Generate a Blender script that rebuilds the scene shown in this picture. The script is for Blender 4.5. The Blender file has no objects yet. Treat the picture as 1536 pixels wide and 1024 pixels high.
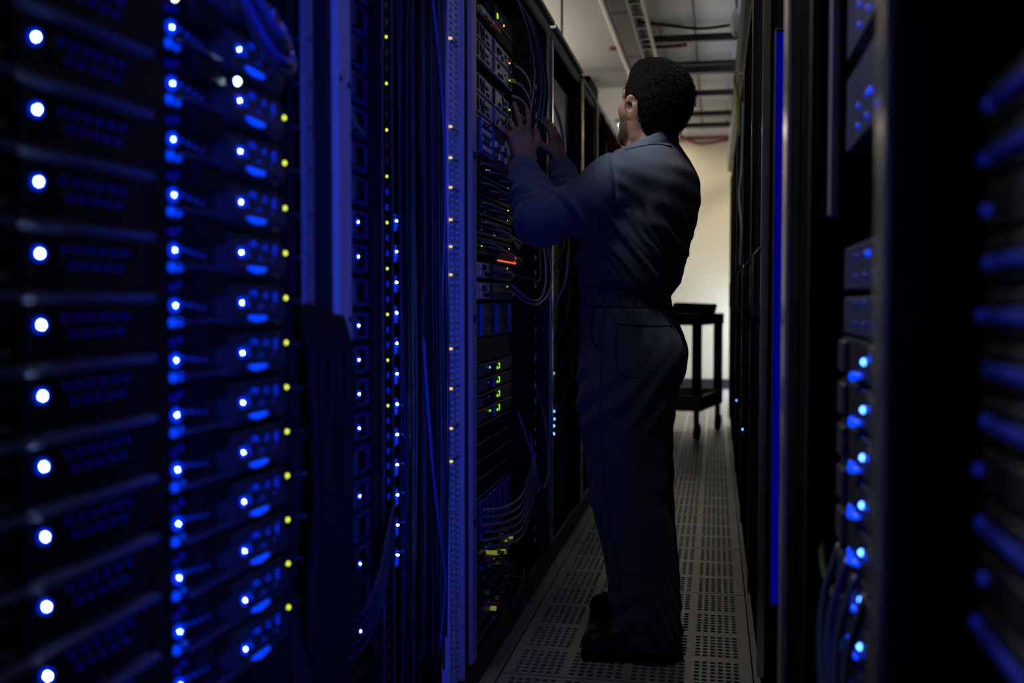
import bpy, math, random
import numpy as np
from mathutils import Vector, Matrix
from mathutils.bvhtree import BVHTree

random.seed(7)
RNG = np.random.RandomState(11)
sc = bpy.context.scene
COL = sc.collection

# ------------------------------------------------------------------ materials
MATS = {}


def mat(name, col=(.5, .5, .5), rough=.5, metal=0., emit=None, strength=0., bump=0., bscale=200., spec=.5, var=0., vscale=8., sheen=0.):
    if name in MATS:
        return MATS[name]
    m = bpy.data.materials.new(name)
    m.use_nodes = True
    nt = m.node_tree
    b = nt.nodes['Principled BSDF']
    b.inputs['Base Color'].default_value = (*col, 1)
    b.inputs['Roughness'].default_value = rough
    b.inputs['Metallic'].default_value = metal
    b.inputs['Specular IOR Level'].default_value = spec
    if sheen:
        b.inputs['Sheen Weight'].default_value = sheen
        b.inputs['Sheen Roughness'].default_value = .5
    if emit:
        b.inputs['Emission Color'].default_value = (*emit, 1)
        b.inputs['Emission Strength'].default_value = strength
    if bump or var:
        tc = nt.nodes.new('ShaderNodeTexCoord')
    if bump:
        nz = nt.nodes.new('ShaderNodeTexNoise')
        nz.inputs['Scale'].default_value = bscale
        nz.inputs['Detail'].default_value = 3
        bp = nt.nodes.new('ShaderNodeBump')
        bp.inputs['Strength'].default_value = bump
        bp.inputs['Distance'].default_value = .002
        nt.links.new(tc.outputs['Object'], nz.inputs['Vector'])
        nt.links.new(nz.outputs['Fac'], bp.inputs['Height'])
        nt.links.new(bp.outputs['Normal'], b.inputs['Normal'])
    if var:
        n2 = nt.nodes.new('ShaderNodeTexNoise')
        n2.inputs['Scale'].default_value = vscale
        n2.inputs['Detail'].default_value = 4
        mx = nt.nodes.new('ShaderNodeMix')
        mx.data_type = 'RGBA'
        mx.inputs[6].default_value = (*[c * (1 - var) for c in col], 1)
        mx.inputs[7].default_value = (*[min(1, c * (1 + var)) for c in col], 1)
        nt.links.new(tc.outputs['Object'], n2.inputs['Vector'])
        nt.links.new(n2.outputs['Fac'], mx.inputs[0])
        nt.links.new(mx.outputs[2], b.inputs['Base Color'])
    MATS[name] = m
    return m


BLACK = mat('black_powder_coat', (.012, .012, .014), .5, spec=.3, bump=.15, bscale=900)
MATT = mat('matt_black', (.006, .006, .007), .7, spec=.15)
GLOSSB = mat('glossy_black_plastic', (.012, .012, .016), .22, spec=.6)
SERVER = mat('server_dark_metal', (.015, .016, .020), .5, .2, bump=.1, bscale=600)
BEZEL = mat('blue_grey_bezel', (.05, .055, .075), .35, .2)
PALE = mat('pale_painted_steel', (.34, .34, .44), .5, var=.08, vscale=30)
STEEL = mat('brushed_steel', (.42, .40, .37), .35, .8, bump=.1, bscale=400)
SILVER = mat('silver_post_metal', (.6, .56, .50), .26, .92)
GREY = mat('light_grey_server_paint', (.50, .50, .53), .5, var=.06, vscale=20)
GREYD = mat('dim_grey_metal', (.10, .10, .11), .5, .2)
BLUEMET = mat('blue_anodised_metal', (.05, .09, .42), .4, .3)
CARD = mat('card_cage_grey', (.09, .09, .085), .55)
CABLE = mat('black_cable_jacket', (.006, .006, .007), .6, spec=.15)
CABLEB = mat('dark_blue_cable_jacket', (.02, .028, .08), .45, spec=.35)
CABLEG = mat('grey_cable_jacket', (.33, .33, .38), .4)
CABLEY = mat('olive_yellow_cable_jacket', (.22, .20, .02), .45)
CABLER = mat('red_cable_jacket', (.35, .02, .015), .45)
WHITETAG = mat('white_tag_plastic', (.55, .53, .5), .5)
YPLUG = mat('yellow_green_plug', (.35, .42, .03), .4)
OPLUG = mat('orange_plug', (.55, .12, .03), .4)
PORT = mat('black_port_recess', (.004, .004, .005), .6, spec=.1)
LEDW = mat('led_white_blue_core', (.8, .85, 1), .3, emit=(.42, .60, 1), strength=75)
LEDH = mat('led_blue_halo', (.02, .04, .5), .3, emit=(.0, .03, 1), strength=1.3)  # blue halo of light around each LED, put in as glowing rings
LEDB = mat('led_blue', (.02, .05, .6), .3, emit=(.05, .2, 1), strength=13)
GLOWD = mat('blue_glow_dim', (.02, .03, .4), .3, emit=(.0, .015, 1), strength=.065)
GLOWB = mat('blue_glow', (.02, .04, .5), .25, emit=(.0, .05, 1), strength=1.2)
LEDY = mat('led_yellow_green', (.4, .45, .02), .3, emit=(.62, .72, .04), strength=2.6)
LEDG2 = mat('led_green', (.2, .45, .02), .3, emit=(.30, .75, .03), strength=1.1)
LEDA = mat('led_amber', (.5, .3, .02), .3, emit=(1, .42, .03), strength=1.5)
LEDC = mat('led_cyan', (.2, .4, .5), .3, emit=(.25, .6, 1), strength=.9)
LEDR = mat('led_red_line', (.6, .1, .06), .3, emit=(1, .13, .05), strength=.9)
PANELGLOW = mat('blue_lit_panel_glow', (.0, .0, .04), .8, emit=(.0, .0, 1), strength=.15, spec=0.)
LEDTOP = mat('led_cool_white', (.8, .9, 1), .3, emit=(.55, .85, 1), strength=14)

# ------------------------------------------------------------------ mesh helper


class MB:
    def __init__(s):
        s.v = []
        s.f = []

    def add(s, v, f):
        o = len(s.v)
        s.v += [tuple(map(float, p)) for p in v]
        s.f += [tuple(i + o for i in q) for q in f]
        return s

    def box(s, x0, x1, y0, y1, z0, z1, ch=0.):
        x0, x1 = min(x0, x1), max(x0, x1)
        y0, y1 = min(y0, y1), max(y0, y1)
        z0, z1 = min(z0, z1), max(z0, z1)
        if ch <= 0:
            v = [(x, y, z) for x in (x0, x1) for y in (y0, y1) for z in (z0, z1)]
            return s.add(v, [(0, 1, 3, 2), (4, 6, 7, 5), (0, 4, 5, 1), (2, 3, 7, 6), (0, 2, 6, 4), (1, 5, 7, 3)])
        ch = min(ch, (x1 - x0) * .45, (y1 - y0) * .45, (z1 - z0) * .45)
        v = []
        idx = {}
        L = [(x0, x1), (y0, y1), (z0, z1)]
        for i in (0, 1):
            for j in (0, 1):
                for k in (0, 1):
                    c = [L[0][i], L[1][j], L[2][k]]
                    sg = [1 - 2 * i, 1 - 2 * j, 1 - 2 * k]
                    for ax in range(3):
                        p = list(c)
                        for a2 in range(3):
                            if a2 != ax:
                                p[a2] += sg[a2] * ch
                        idx[(i, j, k, ax)] = len(v)
                        v.append(p)
        f = []
        for ax in range(3):
            a, b = [q for q in range(3) if q != ax]
            for e in (0, 1):
                def key(p, q):
                    t = [0, 0, 0]
                    t[ax] = e
                    t[a] = p
                    t[b] = q
                    return (*t, ax)
                q = [idx[key(0, 0)], idx[key(1, 0)], idx[key(1, 1)], idx[key(0, 1)]]
                f.append(q)
        for ax in range(3):                      # edge chamfers run along ax
            a, b = [q for q in range(3) if q != ax]
            for p in (0, 1):
                for q in (0, 1):
                    def kk(e, fa):
                        t = [0, 0, 0]
                        t[ax] = e
                        t[a] = p
                        t[b] = q
                        return (*t, fa)
                    f.append([idx[kk(0, a)], idx[kk(1, a)], idx[kk(1, b)], idx[kk(0, b)]])
        for i in (0, 1):
            for j in (0, 1):
                for k in (0, 1):
                    f.append([idx[(i, j, k, 0)], idx[(i, j, k, 1)], idx[(i, j, k, 2)]])
        return s.add(v, f)

    def tube(s, path, r, n=8, cap=True):
        P = [Vector(p) for p in path]
        rs = r if isinstance(r, (list, tuple)) else [r] * len(P)
        up = Vector((.13, .31, .94))
        v, f = [], []
        prev = None
        for i, p in enumerate(P):
            t = (P[min(i + 1, len(P) - 1)] - P[max(i - 1, 0)]).normalized()
            if prev is None:
                a = t.cross(up)
                if a.length < .05:
                    a = t.cross(Vector((1, 0, 0)))
                a.normalize()
            else:
                a = (prev - t * prev.dot(t)).normalized()
            prev = a
            b = t.cross(a)
            for k in range(n):
                an = 2 * math.pi * k / n
                v.append(p + (a * math.cos(an) + b * math.sin(an)) * rs[i])
        for i in range(len(P) - 1):
            for k in range(n):
                k2 = (k + 1) % n
                f.append((i * n + k, i * n + k2, (i + 1) * n + k2, (i + 1) * n + k))
        if cap:
            f.append(tuple(range(n - 1, -1, -1)))
            f.append(tuple((len(P) - 1) * n + k for k in range(n)))
        return s.add(v, f)

    def dome(s, c, r, ax=(1, 0, 0), n=10, rings=4, squash=1.):
        """a half sphere standing on the point c, bulging along ax"""
        ax = Vector(ax).normalized()
        a = ax.cross(Vector((0, 0, 1)) if abs(ax.z) < .9 else Vector((1, 0, 0))).normalized()
        b = ax.cross(a)
        c = Vector(c)
        v, f = [], []
        for i in range(rings):
            th = i / rings * math.pi / 2
            for k in range(n):
                an = 2 * math.pi * k / n
                v.append(c + (a * math.cos(an) + b * math.sin(an)) * r * math.cos(th) + ax * r * squash * math.sin(th))
        v.append(c + ax * r * squash)
        for i in range(rings - 1):
            for k in range(n):
                k2 = (k + 1) % n
                f.append((i * n + k, i * n + k2, (i + 1) * n + k2, (i + 1) * n + k))
        for k in range(n):
            f.append(((rings - 1) * n + k, (rings - 1) * n + (k + 1) % n, rings * n))
        f.append(tuple(range(n - 1, -1, -1)))
        return s.add(v, f)

    def ring(s, c, r0, r1, ax=(1, 0, 0), n=14, h=.002):
        ax = Vector(ax).normalized()
        a = ax.cross(Vector((0, 0, 1)) if abs(ax.z) < .9 else Vector((1, 0, 0))).normalized()
        b = ax.cross(a)
        c = Vector(c)
        v, f = [], []
        for (r, q) in ((r0, 0), (r0, h), (r1, h), (r1, 0)):
            for k in range(n):
                an = 2 * math.pi * k / n
                v.append(c + (a * math.cos(an) + b * math.sin(an)) * r + ax * q)
        for i in range(4):
            for k in range(n):
                k2 = (k + 1) % n
                f.append((i * n + k, i * n + k2, ((i + 1) % 4) * n + k2, ((i + 1) % 4) * n + k))
        return s.add(v, f)

    def prism(s, prof, y0, y1, axis='y'):
        """profile of (p,q) pairs swept along an axis: y -> (x,z) profile, x -> (y,z), z -> (x,y)"""
        n = len(prof)
        def P(p, q, t):
            return {'y': (p, t, q), 'x': (t, p, q), 'z': (p, q, t)}[axis]
        v = [P(p, q, y0) for p, q in prof] + [P(p, q, y1) for p, q in prof]
        f = [(i, (i + 1) % n, n + (i + 1) % n, n + i) for i in range(n)]
        f += [tuple(range(n - 1, -1, -1)), tuple(range(n, 2 * n))]
        return s.add(v, f)

    def build(s, name, material, parent=None, smooth=False, loc=None):
        me = bpy.data.meshes.new(name)
        me.from_pydata(s.v, [], s.f)
        me.validate()
        bm_fix(me)
        me.materials.append(material)
        if smooth:
            me.polygons.foreach_set('use_smooth', [True] * len(me.polygons))
        o = bpy.data.objects.new(name, me)
        COL.objects.link(o)
        if parent is not None:
            o.parent = parent
        if loc is not None:
            o.location = loc
        return o


def bm_fix(me):
    import bmesh
    b = bmesh.new()
    b.from_mesh(me)
    bmesh.ops.recalc_face_normals(b, faces=b.faces)
    b.to_mesh(me)
    b.free()


def tag(o, label=None, cat=None, group=None, kind=None):
    if label:
        o['label'] = label
    if cat:
        o['category'] = cat
    if group:
        o['group'] = group
    if kind:
        o['kind'] = kind
    return o


def thing(name, label, cat, loc=(0, 0, 0), group=None):
    o = bpy.data.objects.new(name, None)
    o.empty_display_size = .05
    COL.objects.link(o)
    o.location = loc
    return tag(o, label, cat, group)


def dup(root, loc, label=None, skip=()):
    r = root.copy()
    COL.objects.link(r)
    r.location = loc
    if label:
        r['label'] = label
    for ch in list(root.children):
        if ch.name.split('.')[0] in skip:
            continue
        c = ch.copy()
        COL.objects.link(c)
        c.parent = r
        for g in ch.children:
            d = g.copy()
            COL.objects.link(d)
            d.parent = c
    return r


def struct(name, mb, m, label=None, cat=None):
    return tag(mb.build(name, m), label, cat, None, 'structure')


def curve(pts, n=8):
    """Catmull-Rom through pts"""
    P = [Vector(p) for p in pts]
    P = [P[0] * 2 - P[1]] + P + [P[-1] * 2 - P[-2]]
    out = []
    for i in range(1, len(P) - 2):
        p0, p1, p2, p3 = P[i - 1:i + 3]
        for k in range(n):
            t = k / n
            out.append(.5 * ((2 * p1) + (p2 - p0) * t + (2 * p0 - 5 * p1 + 4 * p2 - p3) * t * t + (3 * p1 - p0 - 3 * p2 + p3) * t ** 3))
    out.append(P[-2])
    return out


def wire(name, label, pts, r, m, group=None, n=8, sides=7, cat='cable'):
    o = MB().tube(curve(pts, n), r, sides).build(name, m, smooth=True)
    return tag(o, label, cat, group)


ORD = ['topmost', 'second from the top', 'third from the top', 'fourth from the top', 'fifth from the top', 'sixth from the top', 'seventh from the top',
       'eighth from the top', 'ninth from the top', 'tenth from the top', 'eleventh from the top', 'twelfth from the top', 'thirteenth from the top', 'fourteenth from the top', 'fifteenth from the top']

# ------------------------------------------------------------------ the room
WB = 12.5
CZ = 3.0
WALLM = mat('cream_wall_paint', (.66, .60, .44), .7, var=.05, vscale=1.5, bump=.05, bscale=60)
WALLG = mat('grey_wall_paint', (.42, .41, .38), .7, var=.05, vscale=1.5)
CEILM = mat('ceiling_panel_grey', (.52, .53, .58), .30, var=.10, vscale=2.5)
CEILL = mat('ceiling_board_beige', (.42, .40, .36), .7, var=.06, vscale=2)
TILEM = mat('raised_floor_tile', (.50, .49, .48), .40, .1, bump=.25, bscale=500, var=.12, vscale=14)
PLENUM = mat('dark_plenum', (.004, .004, .004), .8, spec=.1)


def floor_mesh():
    mb = MB()
    X0, X1 = -.59, .11
    pit = .23
    gx = (X1 - X0) / 4
    cols, rows = 6, 7
    seams = set()
    y = 2.82
    k = 0
    y_start = 2.82 - .23 * 8
    lines = [2.82 - .92 * 2, 2.82 - .92, 2.82, 3.74] + [3.74 + .69 * i for i in range(1, 13)]
    n = int(round((WB - y_start) / pit))
    oc = .30
    for i in range(n):
        yb = y_start + i * pit
        # bars around the group
        ym0, ym1 = yb + .018, yb + pit - .016
        seam = any(abs(yb - s) < .01 for s in lines)
        sw = .006 if seam else 0
        mb.add([(X0, yb + sw, 0), (X1, yb + sw, 0), (X1, ym0, 0), (X0, ym0, 0)], [(0, 1, 2, 3)])
        if seam:
            mb.add([(X0, yb + sw, 0), (X1, yb + sw, 0), (X1, yb + sw, -.03), (X0, yb + sw, -.03)], [(0, 3, 2, 1)])
        mb.add([(X0, ym1, 0), (X1, ym1, 0), (X1, yb + pit, 0), (X0, yb + pit, 0)], [(0, 1, 2, 3)])
        for g in range(4):
            xb = X0 + g * gx
            xm0 = xb + (.028 if g == 0 else .009)
            xm1 = xb + gx - (.032 if g == 3 else .009)
            mb.add([(xb, ym0, 0), (xm0, ym0, 0), (xm0, ym1, 0), (xb, ym1, 0)], [(0, 1, 2, 3)])
            mb.add([(xm1, ym0, 0), (xb + gx, ym0, 0), (xb + gx, ym1, 0), (xm1, ym1, 0)], [(0, 1, 2, 3)])
            dx, dy = (xm1 - xm0) / cols, (ym1 - ym0) / rows
            for a in range(cols):
                for b in range(rows):
                    cx, cy = xm0 + (a + .5) * dx, ym0 + (b + .5) * dy
                    hx, hy = dx * .33, dy * .33
                    o = [(cx - hx, cy - hy * .5), (cx - hx * .55, cy - hy), (cx + hx * .55, cy - hy), (cx + hx, cy - hy * .5),
                         (cx + hx, cy + hy * .5), (cx + hx * .55, cy + hy), (cx - hx * .55, cy + hy), (cx - hx, cy + hy * .5)]
                    q = [(cx - dx / 2, cy - dy / 2), (cx + dx / 2, cy - dy / 2), (cx + dx / 2, cy + dy / 2), (cx - dx / 2, cy + dy / 2)]
                    v = [(*p, 0) for p in q] + [(*p, 0) for p in o] + [(*p, -.014) for p in o]
                    f = [(0, 1, 6, 5), (1, 7, 6), (1, 2, 8, 7), (2, 9, 8), (2, 3, 10, 9), (3, 11, 10), (3, 0, 4, 11), (0, 5, 4)]
                    f += [(4 + t, 4 + (t + 1) % 8, 12 + (t + 1) % 8, 12 + t) for t in range(8)]
                    mb.add(v, f)
    return mb, y_start


fm, fy0 = floor_mesh()
# plain parts of the raised floor outside the perforated run
fm.add([(-2.4, -1.6, -.0), (2.2, -1.6, 0), (2.2, fy0, 0), (-2.4, fy0, 0)], [(0, 1, 2, 3)])
fm.add([(-2.4, fy0, 0), (-.594, fy0, 0), (-.594, WB, 0), (-2.4, WB, 0)], [(0, 1, 2, 3)])
fm.add([(.114, fy0, 0), (2.2, fy0, 0), (2.2, WB, 0), (.114, WB, 0)], [(0, 1, 2, 3)])
me = bpy.data.meshes.new('floor')
me.from_pydata(fm.v, [], fm.f)
me.materials.append(TILEM)
flo = bpy.data.objects.new('floor', me)
COL.objects.link(flo)
tag(flo, 'perforated grey raised floor tiles along the aisle', 'floor', None, 'structure')
struct('floor_plenum', MB().box(-2.4, 2.2, -1.6, WB, -.10, -.06), PLENUM, 'dark void beneath the perforated floor tiles', 'floor')
struct('ceiling', MB().box(-2.4, 2.2, -1.6, WB, CZ, CZ + .08), CEILM, 'grey metal ceiling panels above the aisle', 'ceiling')
struct('ceiling_left', MB().box(-2.4, -.70, -1.6, 8.6, CZ - .04, CZ - .001), CEILL, 'beige ceiling boards above the left racks', 'ceiling')
struct('wall_back', MB().box(-2.4, 2.2, WB, WB + .1, -.1, CZ + .08), WALLM, 'cream wall closing the far end of the aisle', 'wall')
struct('wall_left', MB().box(-2.5, -2.4, -1.6, WB, -.1, CZ + .08), WALLG, 'grey wall far behind the left racks', 'wall')
struct('wall_right', MB().box(2.2, 2.3, -1.6, WB, -.1, CZ + .08), WALLG, 'grey wall far behind the right racks', 'wall')
struct('wall_front', MB().box(-2.5, 2.3, -1.7, -1.6, -.1, CZ + .08), mat('dark_wall', (.02, .02, .024), .8), 'dark wall behind the viewer', 'wall')
struct('baseboard_back', MB().box(-2.4, 2.2, WB - .02, WB, 0, .12, .004), mat('black_baseboard', (.018, .018, .022), .5), 'black baseboard along the cream wall', 'baseboard')
struct('trim_1', MB().box(-2.4, 2.2, WB - .05, WB, CZ - .03, CZ, .004), mat('red_brown_trim', (.22, .03, .025), .5), 'red strip where the ceiling meets the cream wall', 'trim')
struct('beam_1', MB().box(-2.4, -.70, 8.6, 8.9, CZ - .12, CZ, .01), WALLG, 'grey soffit crossing above the left racks', 'beam')
struct('column_1', MB().box(-1.35, -1.02, 8.5, 8.9, 0, CZ - .12, .01), mat('column_paint', (.45, .45, .46), .7), 'pale grey column behind the far left racks', 'column')

# ------------------------------------------------------------------ overhead
o = thing('air_duct', 'dark grey rectangular duct running along the ceiling beside the white pipe', 'duct', (-.595, 5, CZ - .12))
d = MB().box(-.07, .07, -5, 6.2, 0, .11, .006).build('duct_body', mat('duct_grey', (.10, .10, .10), .5, .2), o)
fl = MB()
for i in range(9):
    fl.box(-.074, .074, -4.4 + i * 1.2, -4.37 + i * 1.2, -.004, .115)
fl.build('flange', mat('duct_flange', (.13, .13, .13), .5, .4), o)
wp = MB().tube([(-.70, -1, 2.90), (-.70, 12.0, 2.90)], .020, 12).build('ceiling_pipe', mat('white_pipe_paint', (.85, .82, .78), .3), smooth=True)
tag(wp, 'white painted pipe running along the ceiling above the left racks', 'pipe')
o = thing('cable_ladder', 'narrow steel cable ladder hung along the ceiling to the right of the dark duct', 'cable ladder', (-.47, 5, 2.78))
MB().box(-.052, -.043, -5, 6.5, 0, .04, .002).build('side_rail', STEEL, o)
MB().box(.030, .052, -5, 6.5, 0, .03, .003).build('side_rail', STEEL, o)
for i in range(40):
    MB().box(-.044, .031, -4.8 + i * .28, -4.78 + i * .28, .008, .022, .002).build('rung', STEEL, o)
for y in (3.1, 5.4, 7.7, 10.0):
    MB().tube([(0, y - 5, .02), (0, y - 5, .22)], .005, 6).build('hanger_rod', STEEL, o)
BAR = mat('dark_strut_steel', (.045, .045, .05), .45, .5)
for i, (y, h, w, lb) in enumerate([(7.55, .05, .05, 'thick dark steel strut under the ceiling, nearest one across the aisle'),
                                (8.30, .03, .03, 'thin dark steel strut under the ceiling just in front of a wide one'),
                                (8.62, .06, .10, 'wide dark steel strut under the ceiling seen just above the head'),
                                (9.55, .05, .05, 'dark steel strut under the ceiling between two blue grey panels'),
                                (10.6, .05, .05, 'dark steel strut under the ceiling second from the cream wall'),
                                (11.3, .05, .09, 'dark steel strut under the ceiling nearest the cream wall')]):
    t = thing('ceiling_strut', lb, 'strut', (0, y, CZ - .09), 'steel struts across the ceiling')
    MB().box(-.55, .17, -w / 2, w / 2, 0, h, .004).build('channel', BAR, t)
    for x in (-.40, .10):
        MB().tube([(x, 0, h), (x, 0, .09)], .008, 6).build('bolt', STEEL, t)
wire('ceiling_cable', 'thin dark cable sagging across the aisle under the ceiling', [(-.55, 7.0, 2.93), (-.3, 7.05, 2.90), (-.1, 7.1, 2.885), (.17, 7.15, 2.92)], .010, CABLE)
tag(MB().box(-.165, -.15, 5.5, 11.9, CZ - .02, CZ - .001).build('ceiling_rail', BAR), 'thin dark rail running lengthwise along the grey ceiling panels', 'rail')
wire('red_conduit', 'red conduit crossing under the ceiling duct', [(-.80, 7.8, 2.95), (-.62, 7.8, 2.945), (-.40, 7.8, 2.945), (-.22, 7.8, 2.95)], .015, mat('dull_red_paint', (.20, .035, .025), .5), cat='pipe')
wire('red_hose', 'dark red cable sagging in front of the cream wall top', [(-.45, 11.9, 2.95), (-.2, 11.95, 2.84), (.1, 12.0, 2.88), (.5, 12.0, 2.95)], .016, mat('dark_red_jacket', (.16, .02, .02), .5))
wire('hanging_rod', 'thin grey rod hanging from the ceiling above the left racks', [(-.832, 5.6, 2.95), (-.832, 5.6, 2.6), (-.832, 5.6, 2.125)], .007, GREYD, cat='rod')
for (x0, x1, y0, y1, zt, m, lb) in [(-1.0, -.72, 5.2, 5.55, 2.27, mat('box_grey', (.20, .20, .21), .5), 'grey cable box standing on top of a left rack'),
                                    (-1.0, -.735, 6.05, 6.5, 2.36, MATT, 'black cable box on top of a left rack behind the grey one')]:
    t = thing('cable_box', lb, 'box', ((x0 + x1) / 2, (y0 + y1) / 2, 2.12))
    hx, hy = (x1 - x0) / 2, (y1 - y0) / 2
    MB().box(-hx, hx, -hy, hy, 0, zt - 2.12, .006).build('box_body', m, t)
    MB().box(-hx - .004, hx + .004, -hy - .004, hy + .004, zt - 2.12, zt - 2.105, .003).build('lid', m, t)
# overhead cable tray on the right racks
t = thing('cable_tray', 'steel edged cable tray above the right racks', 'cable tray', (.22, 7.5, 2.52))
MB().box(-.10, -.085, -4.5, 4.5, 0, .14, .003).build('side_wall', mat('tray_grey', (.22, .21, .21), .45, .4), t)
MB().box(.28, .295, -4.5, 4.5, 0, .14, .003).build('side_wall', mat('tray_grey'), t)
MB().box(-.085, .28, -4.5, 4.5, 0, .01).build('tray_bed', BLACK, t)
for y in (-3.6, -1.2, 1.2, 3.6):
    MB().tube([(.288, y, .10), (.288, y, .48)], .005, 6).build('hanger_rod', STEEL, t)
t = thing('ceiling_sensor', 'small white rounded sensor hanging beside the right cable tray', 'sensor', (.115, 6.6, 2.70))
MB().tube([(0, 0, .0), (0, 0, .03), (0, 0, .12), (0, 0, .17)], [.02, .038, .038, .012], 14).build('housing', mat('white_sensor', (.85, .85, .80), .35), t, True)
MB().tube([(0, 0, .16), (0, 0, .30)], .008, 8).build('stem', BAR, t)

# ------------------------------------------------------------------ racks


def rack(label, yf0, yf1, xf, xb, ztop=2.12, pm=BLACK, post=.05, group=None, sides=True, front=True, base_h=.09, name='server_rack'):
    """front posts stand at xf, back at xb"""
    s = 1 if xf > xb else -1
    yc = (yf0 + yf1) / 2
    t = thing(name, label, 'rack', (xf, yc, 0), group)
    h = (yf1 - yf0) / 2
    depth = abs(xf - xb)
    def X(a):
        return -s * a
    if front:
        for y in (-h, h - post):
            MB().box(X(0), X(.035), y, y + post, base_h, ztop - .05, .003).build('post', pm, t)
    for y in (-h, h - post):
        MB().box(X(depth - .04), X(depth), y, y + post, base_h, ztop - .05, .003).build('rear_post', BLACK, t)
    MB().box(X(0), X(depth), -h, h, 0.0, base_h, .006).build('plinth', BLACK, t)
    MB().box(X(0), X(depth), -h, h, ztop - .05, ztop, .006).build('top_panel', BLACK, t)
    if sides:
        for y in (-h, h - .006):
            MB().box(X(.036), X(depth - .041), y, y + .006, base_h, ztop - .05).build('side_panel', MATT, t)
        MB().box(X(depth - .006), X(depth), -h + post, h - post, base_h, ztop - .05).build('rear_panel', MATT, t)
    return t


P = .0685
XL = -.63
LB = -1.45

# ---- nearest left rack with the lipped servers
rack('black rack at the near left end holding lipped servers with big white status lights', .30, 1.135, XL - .018, LB, post=.06)


def lipped_server():
    t = thing('rack_server', '', 'server', (XL, .72, 0), 'lipped servers in the nearest left rack')
    MB().box(-.55, -.004, -.33, .335, -.040, .022, .002).build('chassis', SERVER, t)
    lip = MB().prism([(-.003, .0215), (.010, .022), (.014, .0245), (.014, .0285), (.009, .0305), (-.003, .0305)], -.33, .335)
    lip.build('front_lip', mat('led_lit_lip', (.16, .19, .42), .35), t)  # LED light on the lip put into its bluer, brighter colour
    MB().ring((-.003, .153, 0), .0022, .0062, h=.003).build('halo_ring', LEDH, t, True)  # ring added for the halo of light around the LED
    MB().dome((-.001, .153, 0), .0017, squash=1.2).build('status_light', LEDW, t, True)
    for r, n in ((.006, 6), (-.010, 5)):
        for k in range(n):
            MB().dome((-.004, .195 + k * .021 + (0 if r > 0 else .012), r), .0036, n=8, rings=3).build('glow_dot', GLOWD, t, True)  # blue glints on the vent dots put in as glowing beads
    MB().box(-.004, .012, .112, .122, -.034, .018, .003).build('ejector_lever', BEZEL, t)
    hd = MB()
    for z in (-.026, .006):
        hd.box(-.004, .010, .02, .098, z - .004, z + .004, .002)
    hd.box(-.004, .010, .012, .024, -.030, .010, .002)
    hd.build('pull_handle', BEZEL, t)
    g = MB()
    for k in range(10):
        g.box(-.004, .001, -.30 + k * .03, -.285 + k * .03, -.03, .012)
    g.build('vent_grille', PORT, t)
    return t


srvA = None
zA0 = 1.308 + .0679 * 2
for k in range(14):
    z = zA0 - .0679 * k
    lb = 'lipped server with big white light, %s in nearest left rack' % ORD[k]
    if srvA is None:
        srvA = lipped_server()
        srvA['label'] = lb
        srvA.location.z = z
    else:
        dup(srvA, (XL, .72, z), lb)

# ---- second left rack with the rounded bezels
rack('black rack second from the near left end holding rounded blue lit servers', 1.145, 1.60, XL - .03, LB, post=.006)
o = MB().box(XL - .004, XL + .003, 1.508, 1.548, 1.045, 2.05, .002).build('mounting_rail', mat('dull_blue_rail', (.13, .16, .26), .5))
tag(o, 'pale flat mounting rail just left of the dark gap in the left row', 'rail')


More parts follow.
